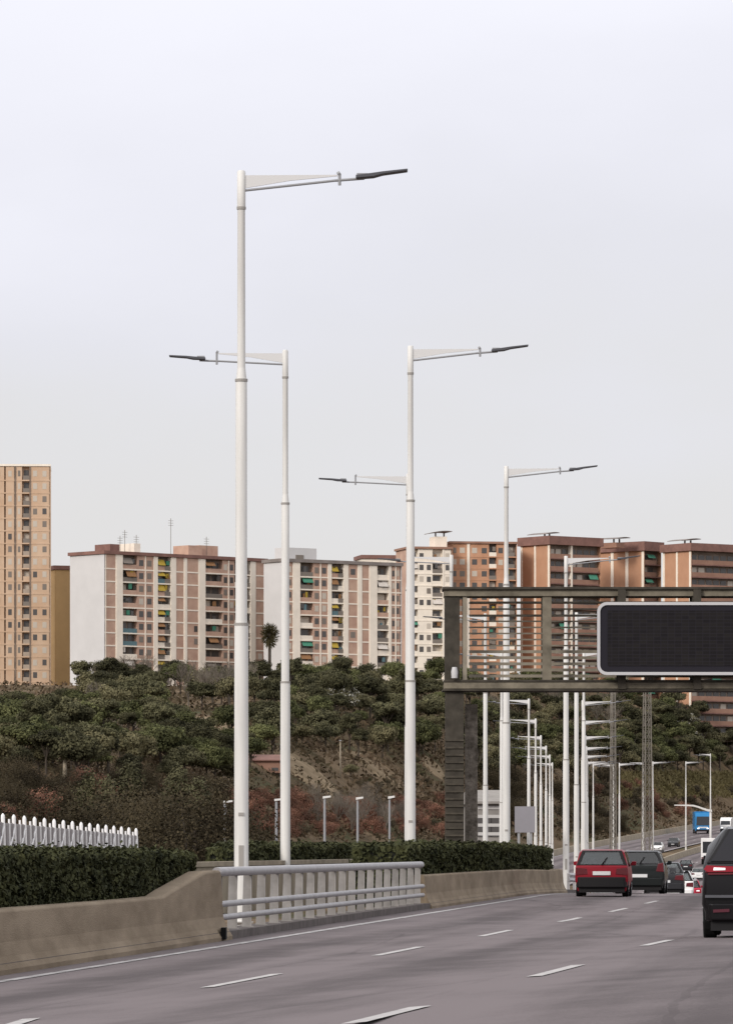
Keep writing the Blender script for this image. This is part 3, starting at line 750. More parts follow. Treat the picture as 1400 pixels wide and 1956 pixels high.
def make_car(label,cat,body,loc,rz,L=3.75,W=1.64,H=1.42,kind='hatch',belt=.92,lit=False,bump_black=False,glass='glass',lights='wide',name='car',roofw=.76,head=False,group='cars on the motorway',gc=.17,rwin=(.42,.05),wr=.29,mw=.15,bulge=.008):
    o=thing(name,label,cat,loc,rz,group); hw=W/2; r=-L/2; f=L/2
    if kind=='sedan':
        st=[(r,.36,belt-.10,0),(r+.05,.30,belt,0),(r+.62,gc,belt+.05,0),(r+1.25,gc,H-.04,1),(r+1.7,gc,H,1),(f-1.75,gc,H-.02,1),(f-1.1,gc,belt+.03,0),(f-.25,gc,belt-.14,0),(f-.03,.25,belt-.26,0),(f,.32,belt-.36,0)]
        wi=(2,3)
    else:
        st=[(r,.36,belt-.12,0),(r+.03,.32,belt+.0,0),(r+rwin[1]+.05,gc,belt+.04,0),(r+rwin[0],gc,H-.04,1),(r+rwin[0]+.3,gc,H,1),(f-1.55,gc,H-.02,1),(f-.95,gc,belt+.05,0),(f-.22,gc,belt-.14,0),(f-.03,.25,belt-.25,0),(f,.32,belt-.35,0)]
        wi=(2,3)
    rings=[]
    for i,(y,zb,zt,up) in enumerate(st):
        tp=1.0-(.06 if i==0 else .03 if i==1 else 0)-(.14 if i==len(st)-1 else .07 if i==len(st)-2 else 0)
        w=hw*tp
        if up: pr=[(.90*w,zb),(w,.52),(.985*w,belt),((.985*w+roofw*w+.03)/2+bulge,(belt+zt-.06)/2+bulge*.5),(roofw*w+.03,zt-.06),(roofw*w-.05,zt)]
        else: pr=[(.90*w,zb),(w,min(.52,zt-.2)),(.985*w,zt-.05),(.972*w,zt-.030),(.95*w,zt-.012),(.86*w,zt)]
        rings.append([(x,y,z) for x,z in pr]+[(-x,y,z) for x,z in reversed(pr)])
    b=MB(); b.loft(rings); k=len(st)-5; hollow = glass=='glass'
    if hollow:
        n_=12; drop={2*n_+5,k*n_+5}|{i*n_+q for i in range(3,k) for q in (2,3,7,8)}
        b.f=[f_ for i,f_ in enumerate(b.f) if i not in drop]
    bo=b.build('body',body,o,True,bevel=.055)
    G=M['car_glass'] if hollow else M[glass]
    if hollow:
        fl=MB(); fl.box(-hw*.85,hw*.85,r+.5,f-1.2,.30,.36); fl.build('cabin_floor',M['black_plastic'],o)
        ds=MB(); ds.prism([(f-1.35,.5),(f-1.0,.5),(f-1.0,belt),(f-1.3,belt-.04)],'x',-hw*.85,hw*.85); ds.build('dashboard',M['black_plastic'],o)
        for yy,xs in ((r+.75,(-.36,.36)),(r+1.75,(-.36,.36))):
            for xx in xs:
                q=MB(); q.box(xx-.26,xx+.26,yy,yy+.5,.36,.52); q.prism([(yy-.10,.5),(yy+.06,.5),(yy-.04,belt+.08),(yy-.16,belt+.08)],'x',xx-.24,xx+.24)
                q.prism([(yy-.17,belt+.10),(yy-.07,belt+.10),(yy-.09,belt+.27),(yy-.17,belt+.27)],'x',xx-.13,xx+.13); q.build('seat',M['seat'],o,bevel=.02)
    def ringpt(i,j): return Vector(rings[i][j])
    # rear window: quad between low tail station and roof station
    def pane(name,a,bb,c,d,n,off=.012,ins=.07):
        ce=(a+bb+c+d)/4; q=[ce+(v-ce)*(1-ins) for v in (a,bb,c,d)]; n=n.normalized()
        vs=[v+n*off for v in q]+[v-n*.02 for v in q]
        m=MB(); m.add(vs,[(0,1,2,3),(7,6,5,4),(0,4,5,1),(1,5,6,2),(2,6,7,3),(3,7,4,0)]); return m.build(name,G,o)
    i,j=wi
    a=ringpt(i,4); c=ringpt(j,5); a2=Vector((-a.x,a.y,a.z)); c2=Vector((-c.x,c.y,c.z))
    nrm=(a2-a).cross(c-a); nrm = nrm if nrm.y<0 else -nrm
    rw=pane('rear_window',a2,a,c,c2,nrm,.012 if hollow else .03,.03 if hollow else .10)
    fr=MB(); ce=(a+a2+c+c2)/4; q=[ce+(v-ce)*.965 for v in (a2,a,c,c2)]; n_=nrm.normalized()
    qo=[ce+(v-ce)*1.0 for v in (a2,a,c,c2)]; qi=[ce+(v-ce)*.86 for v in (a2,a,c,c2)]
    if hollow: fr.add([v+n_*.02 for v in qo]+[v+n_*.02 for v in qi],[(0,1,5,4),(1,2,6,5),(2,3,7,6),(3,0,4,7)])
    else: fr.add([v+n_*.018 for v in q]+[v-n_*.02 for v in q],[(0,1,2,3),(7,6,5,4),(0,4,5,1),(1,5,6,2),(2,6,7,3),(3,7,4,0)])
    fr.build('window_seal',M['black_plastic'],rw)
    wp=MB(); p0=(a+a2)/2+n_*.05; wp.bar(p0,p0.lerp((c*.75+c2*.25),.55)+n_*.0,.03,.02); wp.build('wiper',M['black_plastic'],rw)
    k=len(st)-5; a=ringpt(k+1,4); c=ringpt(k,5); a2=Vector((-a.x,a.y,a.z)); c2=Vector((-c.x,c.y,c.z))
    nrm=(a2-a).cross(c-a); nrm=nrm if nrm.y>0 else -nrm
    pane('windscreen',a2,a,c,c2,nrm,.012 if hollow else .03,.02 if hollow else .10)
    for sx in (1,-1):
        A=ringpt(3,2); B=ringpt(k,2); C=ringpt(k,4); D=ringpt(3,4)
        if hollow:
            pl=MB(); e0=A.lerp(B,.5); e1=D.lerp(C,.5); pl.bar((sx*e0.x,e0.y,e0.z),(sx*e1.x,e1.y,e1.z),.10,.04); pl.build('pillar',M['black_plastic'],o)
        for t0,t1 in ((.02,.47),(.52,.98)):
            q=[A.lerp(B,t0),A.lerp(B,t1),D.lerp(C,t1),D.lerp(C,t0)]
            q=[Vector((sx*v.x,v.y,v.z)) for v in q]
            pane('side_window',*q,Vector((sx,0,.5)),.012,.02 if hollow else .10)
    # rear furniture
    bm=M['black_plastic'] if bump_black else body
    b=MB(); b.prism([(-hw*.95,r+.05),(-hw*.85,r-.06),(hw*.85,r-.06),(hw*.95,r+.05),(hw*.95,r+.22),(-hw*.95,r+.22)],'z',.28,.60 if bump_black else .54); b.build('rear_bumper',bm,o,bevel=.03)
    b=MB(); b.box(-hw*.86,hw*.86,r+.04,f-.1,.13,.30); b.build('underbody_shade',M['black_plastic'],o)  # floor pan built low and long, its black doubling as under-car shadow
    lm=M['red_lit'] if lit else M['red_light']
    for sx in (1,-1):
        b=MB()
        if lights=='none': b.prism([(sx*hw*.95,belt-.10),(sx*hw*.90,belt-.11),(sx*hw*.90,belt-.06),(sx*hw*.94,belt-.05)],'y',r-.01,r+.05)
        elif lights=='wide': b.prism([(sx*hw*.96,belt-.27),(sx*hw*.52,belt-.24),(sx*hw*.56,belt-.06),(sx*hw*.96,belt-.03)],'y',r-.015,r+.10)
        else: b.prism([(sx*hw*.97,belt-.22),(sx*hw*.66,belt-.20),(sx*hw*.74,belt+.06),(sx*hw*.95,belt+.10)],'y',r-.015,r+.10)
        lt=b.build('tail_light',lm,o,bevel=.015)
        if lit:
            b=MB(); b.prism([(sx*hw*.86,belt-.17),(sx*hw*.62,belt-.16),(sx*hw*.66,belt-.10),(sx*hw*.86,belt-.09)],'y',r-.03,r-.01); b.build('brake_lamp',M['white_lit'],lt)
        b=MB(); b.prism([(sx*(hw-.02),belt+.02),(sx*(hw+mw),belt+.03),(sx*(hw+mw+.01),belt+.15),(sx*(hw+.02),belt+.16)],'y',f-1.32,f-1.22); b.build('mirror',body,o,bevel=.02)
        b=MB(); b.prism([(sx*hw*.84,belt-.34),(sx*hw*.5,belt-.33),(sx*hw*.5,belt-.25),(sx*hw*.8,belt-.22)],'y',f-.12,f+.01); b.build('headlight',M['head_lit'] if head else M['glass'],o)
        for yy in (r+.68,f-.72): wheel(o,sx*(hw-.01),yy,wr,.20)
    b=MB(); b.box(-.27,.27,r-.035,r+.01,.66 if bump_black else .56,.775 if bump_black else .67); b.build('number_plate',M['plate'],o)
    b=MB(); b.box(-.25,.25,f-.02,f+.03,.40,.50); b.build('front_plate',M['plate'],o)
    b=MB(); b.box(-hw*.55,hw*.55,f-.06,f+.015,.36,.54); b.build('grille',M['black_plastic'],o)
    return o
def at_px(pxc,Y,u=None):
    x=(pxc-CX)*Y/F; return (x,Y,road_z(x-Xe(Y),Y)) 
def carpos(pxc,Ytail,L):
    """tail centre appears at pixel pxc and depth Ytail"""
    h=heading(Ytail); x=(pxc-CX)*Ytail/F; c=Vector((x+math.sin(h)*L/2, Ytail+math.cos(h)*L/2, 0))
    c.z=road_z(c.x-Xe(c.y),c.y); return tuple(c), -h
l,a=carpos(1149,159,3.7); make_car('red hatchback with black rear bumper in the left lane by the barrier','car',M['car_red'],l,a,3.7,1.62,1.44,bump_black=True,name='hatchback',roofw=.80,rwin=(.34,.04))
l,a=carpos(1221,176,3.9); make_car('dark hatchback in the left lane directly ahead of the red hatchback','car',M['car_green'],l,a,3.9,1.70,1.46,belt=.96,lights='tall',name='hatchback',roofw=.74,rwin=(.55,.08))
l,a=carpos(1268,222,4.4); make_car('charcoal saloon just past the crest, ahead of the dark hatchback','car',M['car_grey'],l,a,4.4,1.72,1.42,kind='sedan',name='saloon_car')
l,a=carpos(1312,300,3.9); make_car('crimson car low beyond the crest between the saloon and the black SUV','car',M['car_red2'],l,a,3.9,1.68,1.43,name='small_car',lit=True)
l,a=carpos(1293,262,4.1); make_car('white car half hidden beyond the crest beside the charcoal saloon','car',M['car_white'],l,a,4.1,1.7,1.46,name='small_car')
# SUV near right edge
Ys=77.5; L=4.7; hs=heading(Ys); hwS=.93
xl=(1341-CX)*Ys/F; cx=xl+hwS*math.cos(hs)
c=Vector((cx+math.sin(hs)*L/2,Ys+math.cos(hs)*L/2,0)); c.z=road_z(cx-Xe(Ys),Ys)-.035
suv=make_car('black SUV with lit red tail light cut off at the right edge','suv',M['car_black'],tuple(c),-hs,L,1.86,1.68,belt=1.09,lit=False,glass='glass_t',name='suv',roofw=.66,gc=.26,rwin=(.62,.06),wr=.36,lights='none',mw=.05,bulge=.075)
r_=-L/2
b=MB(); b.prism([(-.90,1.04),(-.84,1.00),(-.1,1.01),(-.1,1.07),(-.86,1.10)],'y',r_-.04,r_+.04); t=b.build('light_bar',M['red_lit'],suv)
b=MB(); b.prism([(-.76,1.025),(-.58,1.03),(-.58,1.062),(-.75,1.07)],'y',r_-.055,r_-.041); b.build('brake_lamp',M['white_lit'],t)
b=MB(); b.prism([(-.76,.40),(-.52,.41),(-.52,.455),(-.76,.445)],'y',r_-.085,r_-.04); b.build('reflector',M['reflector'],suv)
b=MB(); b.prism([(-.84,.96),(-.1,.97),(-.1,.995),(-.84,.99)],'y',r_-.03,r_+.03); b.build('garnish',M['red_light'],suv)
b=MB(); b.box(-.42,.42,r_-.012,r_+.02,.66,.84); b.build('plate_recess',M['black'],suv)
b=MB(); b.box(-.88,.88,r_-.075,r_+.02,.62,.66); b.build('bumper_trim',M['lamp_dark'],suv)
b=MB(); b.box(-.45,.45,r_-.03,r_+.02,.86,.89); b.build('chrome_strip',M['rim'],suv)
# far vehicles
def far(pxc,Y,L,oncoming=False):
    h=heading(Y); x=(pxc-CX)*Y/F; z=Zb(Y); return (x,Y,z), (math.pi-h if oncoming else -h)
def ypix(px,py,y0=500,y1=1300):
    Y=y0
    while Y<y1:
        if P(px,py,Y).z<=Zb(Y): return Y
        Y+=2
    return y1
Y=ypix(1256,1628,620); l,a=far(1256,Y,4.2,True); make_car('white car coming down the far carriageway behind the dark hatchback','car',M['car_white'],l,a,4.2,1.75,1.5,name='oncoming_car')
Y=ypix(1287,1619,620); l,a=far(1287,Y,4.2,True); make_car('dark car on the far carriageway just behind the white oncoming car','car',M['car_grey'],l,a,4.2,1.75,1.5,name='oncoming_car')
def van(label,loc,rz,m,L,W,H,name,cat,oncoming):
    """box van / lorry: cab and box body; +y is forward"""
    o=thing(name,label,cat,loc,rz,'cars on the motorway'); hw=W/2; cab=1.9
    b=MB(); b.box(-hw,hw,-L/2,L/2-cab-.1,.75,H); b.build('box_body',m,o,bevel=.05)
    b=MB(); b.prism([(L/2-cab,.45),(L/2,.45),(L/2,1.45),(L/2-.25,H*.78),(L/2-.7,H*.93),(L/2-cab,H*.93)],'x',-hw*.97,hw*.97); b.build('cab',m,o,bevel=.05)
    b=MB(); b.add([(-hw*.86,L/2+.01,1.5),(hw*.86,L/2+.01,1.5),(hw*.8,L/2-.235,H*.77),(-hw*.8,L/2-.235,H*.77),(-hw*.86,L/2-.05,1.5),(hw*.86,L/2-.05,1.5),(hw*.8,L/2-.3,H*.77),(-hw*.8,L/2-.3,H*.77)],[(0,1,2,3),(7,6,5,4),(0,4,5,1),(1,5,6,2),(2,6,7,3),(3,7,4,0)]); b.build('windscreen',M['glass'],o)
    b=MB(); b.box(-hw*.9,hw*.9,L/2-.05,L/2+.06,.4,.75); b.build('front_bumper',M['black_plastic'],o)
    for sx in (-1,1):
        b=MB(); b.box(sx*hw*.6-.18,sx*hw*.6+.18,L/2-.02,L/2+.03,.85,1.05); b.build('headlight',M['head_lit'],o)
        b=MB(); b.box(sx*hw*.85-.12,sx*hw*.85+.12,-L/2-.03,-L/2+.03,.8,1.0); b.build('tail_light',M['red_light'],o)
        for yy in (-L/2+1.2,L/2-1.1): wheel(o,sx*(hw-.02),yy,.45,.3)
    b=MB(); b.box(-hw*.8,hw*.8,-L/2-.02,-L/2+.01,1.6,H-.5); b.build('rear_door',m if oncoming else M['glass'],o)
    b=MB(); b.box(-hw*.6,hw*.6,L/2+.005,L/2+.02,1.0,1.25); b.build('front_panel',M['plate'],o)
    return o
Y=ypix(1340,1593,640); l,a=far(1340,Y,9,True); van('blue lorry coming down the far carriageway beside the white lamp','%s'%'' or l,a,M['truck_blue'],9,2.9,4.2,'lorry','lorry',True) if False else van('blue lorry coming down the far carriageway beside the white lamp',l,a+.16,M['truck_blue'],8,2.9,4.1,'lorry','lorry',True)
l,a=far(1358,742,6); van('white box van in the far queue just left of the black SUV',l,a,M['car_white'],6,2.5,3.7,'box_van','van',False)
Y=ypix(1392,1603,640); l,a=far(1388,Y+60,6,True); van('small white van at the right edge above the black SUV',l,a,M['car_white'],5.5,2.1,2.9,'box_van','van',True)
for px,Yq,lab,m in ((1335,658,'white car climbing out of the dip, lower left of the white box van','car_white'),(1311,705,'grey car climbing out of the dip above the crimson car','car_grey')):
    l,a=far(px,Yq,4.2); make_car(lab,'car',M[m],l,a,4.2,1.75,1.5,name='queued_car')

# ------------------------------------------------------------------ buildings
class Cnt(dict): pass
def block(name,label,pxc,Yc,alpha,depth,top_py,bays,front_end,mats,floors_h=2.7,gable=None,gable_strips=(),group=None,base_extra=0.0,roof=None,fascia=.7,cat='apartment block',seed=1,win_h=1.25,overhang=.35):
    rnd=random.Random(seed)
    ca,sa=math.cos(alpha),math.sin(alpha); Cx=(pxc-CX)*Yc/F
    zt=CAMZ+(HY-top_py)*Yc/F; zb=terr(Cx,Yc)-3-base_extra; H=zt-zb
    def uo(px):
        k=(px-CX)/F; return (k*Yc-Cx)/(ca-k*sa)
    o=thing(name,label,cat,(Cx,Yc,zb),alpha,group)
    Ln=uo(front_end); cnt=Cnt(); stuff={}
    def part(nm,mb,m):
        cnt[nm]=cnt.get(nm,0)+1
        if cnt[nm]<=95: return mb.build(nm,m,o,fix=False)
        stuff.setdefault((nm,m.name),[MB(),m])[0].add(mb.v,mb.f)
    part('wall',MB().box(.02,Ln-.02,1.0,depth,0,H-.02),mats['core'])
    gm=gable or mats['panel']
    part('gable_wall',MB().box(-.15,.0,-.02,depth,0,H-.03),gm); part('gable_wall',MB().box(Ln,Ln+.15,-.02,depth,0,H-.03),gm)
    for a,c in gable_strips: part('gable_strip',MB().box(-.28,-.15,a*depth,c*depth,0,H-.04),mats['cream'])
    nf=int(H/floors_h)
    zf=[H-.35-floors_h*(k+1) for k in range(nf)]
    for z in zf:
        if z>0: part('floor_band',MB().box(.03,Ln-.03,-.06,.98,z-.14,z+.14),mats.get('band',mats['cream']))
    for (t,pa,pb) in bays:
        u0,u1=uo(pa),uo(pb); w=u1-u0
        if t=='P': part('pilaster',MB().box(u0,u1,-.14,.99,0,H-.05),mats['cream'])
        elif t=='W': part('blank_panel',MB().box(u0,u1,-.10,.99,0,H-.05),gm)
        elif t in 'BTX':
            part('brick_panel',MB().box(u0,u1,0,.99,0,H-.06),mats['panel'] if t!='X' else mats['panel2'])
            if t=='B' and name=='slab_block':
                for e_ in (u0,u1-.22): part('bay_edge',MB().box(e_,e_+.22,-.08,.99,0,H-.06),mats['cream'])
            ncol = 1 if w<3.4 else 2 if w<6.5 else max(2,int(w/2.6))
            if t=='T':
                for q in range(1,max(2,int(w/1.7))):
                    uu=u0+w*q/max(2,int(w/1.7)); part('mullion',MB().box(uu-.13,uu+.13,-.10,.99,0,H-.06),mats['cream'])
                ncol=max(2,int(w/1.7))
            for z in zf:
                if z<0: continue
                for q in range(ncol):
                    if t=='B' and rnd.random()<(.85 if name=='slab_block' else .12): continue
                    uu=u0+w*(q+.5)/ncol; ww=min(1.2,w/ncol*.55)/2
                    z0=z+.85+rnd.uniform(-.05,.05); k=rnd.random()
                    if name=='tower_block': k=(k*1.25)-.05 if False else .30+.9*k; ww*=.78
                    m=M['win'] if k<.45 else M['win_m'] if k<.72 else M['win_b']
                    part('window',MB().box(uu-ww,uu+ww,-.03,.02,z0,z0+win_h),m)
        elif t in 'LYDH':
            for z in zf:
                if z<0: continue
                k=rnd.random()
                rm = mats['rail'] if t=='H' else (mats['cream'] if k<.35 else mats['panel'] if k<.65 else M['win_m'] if k<.94 else M['aw_t'])
                if t=='D': rm=M['win_m'] if k<.6 else mats['cream']
                if name=='tower_block': rm=M['tan_g'] if k<.7 else M['win_m'] if k<.9 else M['tan']
                part('balcony_front',MB().box(u0+.02,u1-.02,.02,.10,z+.11,z+(1.05 if t!='H' else 1.15)),rm)
                nw=max(1,int(w/2.0))
                for q in range(nw):
                    uu=u0+w*(q+.5)/nw; part('window',MB().box(uu-.6*w/nw/1.6,uu+.6*w/nw/1.6,.93,.99,z+.2,z+2.3),M['win'] if rnd.random()<.75 else M['win_b'])
                if t in 'LYD' and name!='tower_block':
                    for _q in range(rnd.choice((0,1,1,2))):
                        a0=rnd.uniform(u0+.1,max(u0+.15,u1-.9)); hh=rnd.uniform(.5,1.3); zz=z+rnd.uniform(.9,1.5)
                        part('balcony_item',MB().box(a0,min(u1-.05,a0+rnd.uniform(.35,.9)),.12,.35,zz,min(zz+hh,z+2.5)),M[rnd.choice(['win','win','aw_b','aw_w','aw_g','aw_t','win_m','aw_y','bark'])])
                k=rnd.random()
                if name=='tower_block': k=1
                if t=='L' and k<.30: am=rnd.choice(['aw_g','aw_b','aw_w','aw_b','win_m'])
                elif t=='Y' and k<.75: am=rnd.choice(['aw_y','aw_y','aw_b'])
                elif t=='H' and k<.22: am=rnd.choice(['aw_g','aw_g','aw_w'])
                else: am=None
                if am:
                    aw=min(w-.1,2.6); a0=u0+rnd.uniform(.05,max(.06,w-aw-.05)); dr=rnd.uniform(.7,1.3)
                    b=MB(); b.add([(a0,.3,z+2.45),(a0+aw,.3,z+2.45),(a0+aw,-.35,z+2.45-dr),(a0,-.35,z+2.45-dr),(a0,.3,z+2.40),(a0+aw,.3,z+2.40),(a0+aw,-.35,z+2.40-dr),(a0,-.35,z+2.40-dr)],[(0,1,2,3),(7,6,5,4),(0,4,5,1),(1,5,6,2),(2,6,7,3),(3,7,4,0)])
                    part('awning',b,M[am])
    rm=roof or M['roof_r']
    ro=MB().box(-overhang-.15,Ln+overhang,-overhang,depth+overhang,H,H+fascia).build('roof',rm,o)
    for (nm,mn),(mb,m) in stuff.items():
        q=mb.build(nm+'s',m,o,fix=False); q['kind']='stuff'
    return o,uo,H,Ln,ro,depth
def hut(B,pa,pb,h,m,y0=2.0,y1=7.0,canopy=False,nm='stair_house'):
    o,uo,H,Ln,ro,dp=B
    u0,u1=uo(pa),uo(pb); base=H+.7
    MB().box(u0,u1,y0,y1,base-.2,base+h).build(nm,m,o)
    if canopy:
        c=MB(); rings=[]
        for k in range(7):
            t=k/6; x=u0-1.0+(u1-u0+2.0)*t; z=base+h+.75+.45*math.sin(t*2.2)
            rings.append([(x,y0-1,z),(x,y1+1,z),(x,y1+1,z+.13),(x,y0-1,z+.13)])
        c.loft(rings); c.build('roof_canopy',M['roof_g'],o)
        for q in (.15,.85):
            MB().box(u0+(u1-u0)*q-.15,u0+(u1-u0)*q+.15,y0+1,y0+1.3,base+h-.1,base+h+.95).build('canopy_post',M['roof_g'],o)
def antenna(B,px,h):
    o,uo,H,Ln,ro,dp=B; u=uo(px); b=MB(); b.tube((u,3,H+.6),(u,3,H+h),.06,n=6)
    for k in range(3): b.tube((u-.7,3,H+h-.5-.5*k),(u+.7,3,H+h-.5-.5*k),.035,n=5)
    b.build('antenna',M['lattice'],o)
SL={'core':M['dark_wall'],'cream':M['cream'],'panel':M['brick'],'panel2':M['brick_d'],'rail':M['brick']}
GB='flats along the hilltop'
B1=block('slab_block','long slab of flats with blank white end wall left of the nearest lamp',200,1100,R(43),11.2,1058,
 [('B',201,222),('P',222,234),('L',234,262),('T',262,293),('P',293,301),('Y',301,315),('D',315,326),('P',326,335),('B',335,352),('P',352,356),('B',356,380),('P',380,392),('L',392,425),('T',425,448),('D',448,460),('P',460,466),('D',466,478),('P',478,487),('B',487,507)],508,SL,gable=M['gable'],group=GB,seed=3,roof=M['roof_r'])
hut(B1,222,240,1.6,M['roof_r']); hut(B1,268,280,2.0,M['cream']); hut(B1,372,398,2.2,M['brick']); hut(B1,398,434,2.4,M['brick'],3,8)
for px,h in ((247,4.2),(256,5.5),(278,4.6),(344,8.5),(412,5.0)): antenna(B1,px,h)
B2=block('slab_block','long pale slab of flats right of the second tallest lamp post',541,1108,R(36),7,1073,
 [('T',542,558),('P',559,573),('L',573,598),('T',598,626),('P',626,633),('Y',633,646),('D',646,656),('P',656,664),('B',664,684),('P',684,690),('B',690,706),('P',706,720),('L',720,742),('P',742,747),('T',747,764)],766,SL,gable=M['gable'],group=GB,seed=5,roof=M['roof_g'])
hut(B2,556,615,2.5,M['gable'],2,6); hut(B2,575,590,1.0,M['win_m'],1.9,6)
TW={'core':M['tan'],'cream':M['cream'],'panel':M['tan'],'panel2':M['tan'],'rail':M['tan'],'band':M['tan']}
B3=block('tower_block','tall tan tower block cut off at the left edge of the picture',-70,1128,R(3),16,890,
 [('X',-66,8),('B',11,27),('B',31,42),('L',44,57),('X',58,94)],95,TW,gable=M['tan'],group=GB,seed=8,roof=M['cream'],fascia=.45,overhang=.2,floors_h=2.72)
for px in (29,57.5):
    o_,uo,H,Ln,ro,dp=B3; u=uo(px); MB().box(u-.13,u+.13,-.16,.0,0,H-.1).build('groove_strip',M['dark_wall'],o_)  # dark raised strips added to stand for the tower's vertical grooves
OC={'core':M['ochre'],'cream':M['ochre'],'panel':M['ochre'],'panel2':M['ochre'],'rail':M['ochre']}
B4=block('ochre_block','narrow plain ochre block between the tan tower and the white end wall',106,1165,R(20),10,1088,[('W',106,140)],142,OC,gable=M['ochre'],group=GB,roof=M['roof_r'],fascia=.9)
CR={'core':M['cream'],'cream':M['cream'],'panel':M['cream'],'panel2':M['brick'],'rail':M['cream']}
B5=block('far_block','far block with white top storey and purple-red roof behind the middle slab',693,1290,R(10),10,1067,[('T',693,770)],772,CR,gable=M['cream'],group=GB,roof=M['roof_r'],fascia=.9,seed=9)
B6=block('cream_block','cream block with scattered windows left of the gantry column',782,1205,R(14),12,1048,[('L',783,798),('B',798,826),('L',826,845),('P',845,848),('B',848,861)],862,{**CR,'core':M['cream']},gable=M['brick'],gable_strips=((.0,.1),),group=GB,seed=12,roof=M['brick_d'],fascia=.5)
hut(B6,835,858,2.3,M['cream'],canopy=True)
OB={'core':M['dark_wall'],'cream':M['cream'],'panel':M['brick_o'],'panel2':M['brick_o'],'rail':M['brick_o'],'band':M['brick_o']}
B7=block('orange_block','orange brick block with pale vertical strips above the left bay of the gantry',862,1212,R(9),13,1038,[('X',863,874),('B',874,892),('P',892,897),('B',897,934),('D',934,948),('B',948,964),('P',964,967),('D',967,983)],986,OB,gable=M['brick_o'],group=GB,seed=14,roof=M['brick_d'],fascia=.5)
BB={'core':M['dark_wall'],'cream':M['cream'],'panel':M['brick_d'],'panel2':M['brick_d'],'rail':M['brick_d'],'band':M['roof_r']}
gs=((.0,.06),(.47,.53),(.94,1.0))
B8=block('brick_block','red brick block with orange end wall above the gantry, left of the message sign',1051,1215,R(38),10.5,1040,[('H',1052,1090),('P',1090,1093),('H',1093,1143)],1146,BB,gable=M['brick_g'],gable_strips=gs,group=GB,seed=17,roof=M['roof_r'],fascia=2.0,floors_h=2.9,overhang=.6)
hut(B8,1055,1068,1.0,M['brick_d'],canopy=True)
B9=block('brick_block','red brick block with orange end wall behind the left half of the message sign',1231,1235,R(48),14,1052,[('H',1232,1254)],1262,BB,gable=M['brick_g'],gable_strips=((0,.05),(.34,.4),(.66,.72)),group=GB,seed=18,roof=M['roof_r'],fascia=2.2,floors_h=2.9,overhang=.6)
hut(B9,1190,1205,1.0,M['brick_d'],canopy=True)
B10=block('brick_block','red brick block with orange end wall at the right edge, green awnings',1321,1225,R(36),10.3,1052,[('H',1322,1352),('H',1352,1420),('P',1420,1424),('H',1424,1470)],1472,BB,gable=M['brick_g'],gable_strips=gs,group=GB,seed=21,roof=M['roof_r'],fascia=1.8,floors_h=2.9,overhang=.6)
hut(B10,1322,1338,1.0,M['brick_d'],canopy=True)
# small buildings
def house(label,px,py,pw,ph,m,roof,name='house',yfix=None,cat='house',stripes=False):
    h=hill_hit(px,py) if yfix is None else Vector(((px-CX)*yfix/F,yfix,0))
    if h is None: h=Vector(((px-CX)*1100/F,1100,0)); h.z=terr(h.x,1100)
    Y=h.y; sc=Y/F; w=pw*sc/2; zt=CAMZ+(HY-(py-ph))*sc; zb=min(terr(h.x,Y),CAMZ+(HY-py)*sc)-.5
    o=thing(name,label,cat,(h.x,Y,zb),R(8)); H=zt-zb
    MB().box(-w,w,0,6,0,H).build('wall',m,o)
    MB().prism([(-.4,H),(6.4,H),(6.4,H+.15),(3,H+.9),(-.4,H+.15)],'x',-w-.3,w+.3).build('roof',roof,o)
    n=max(2,int(w*2/2.4))
    for k in range(n):
        u=-w+2*w*(k+.5)/n; MB().box(u-.45,u+.45,-.03,.03,max(.3,H-2.1),H-.9).build('window',M['win'],o)
    if stripes:
        for k in range(4): MB().box(-w-.02,w+.02,-.06,-.031,H-.35-.55*k,H-.15-.55*k).build('stripe',M['hut_stripe'],o)
    return o
house('terracotta house among the trees right of the tall lattice mast',1282,1346,42,24,M['terracotta'],M['roof_r'],yfix=1240)
house('small pale orange house at the right among the trees',1315,1344,14,18,M['cream'],M['terracotta'],yfix=1240)
house('orange house seen beside the gantry column below the lower beam',903,1350,30,28,M['terracotta'],M['roof_r'],yfix=1050)
house('low white building at the foot of the tan tower',40,1340,76,10,M['fence_w'],M['roof_r'],yfix=1075)
house('shed with dark red roof on the slope between the two tallest lamps',508,1470,70,16,M['brick_d'],M['roof_r'],name='shed',cat='shed')
house('pale grey hut with white stripes behind the lamp posts right of the gantry column',938,1600,50,64,M['hut_wall'],M['hut_wall'],name='hut',yfix=330,cat='hut',stripes=True)

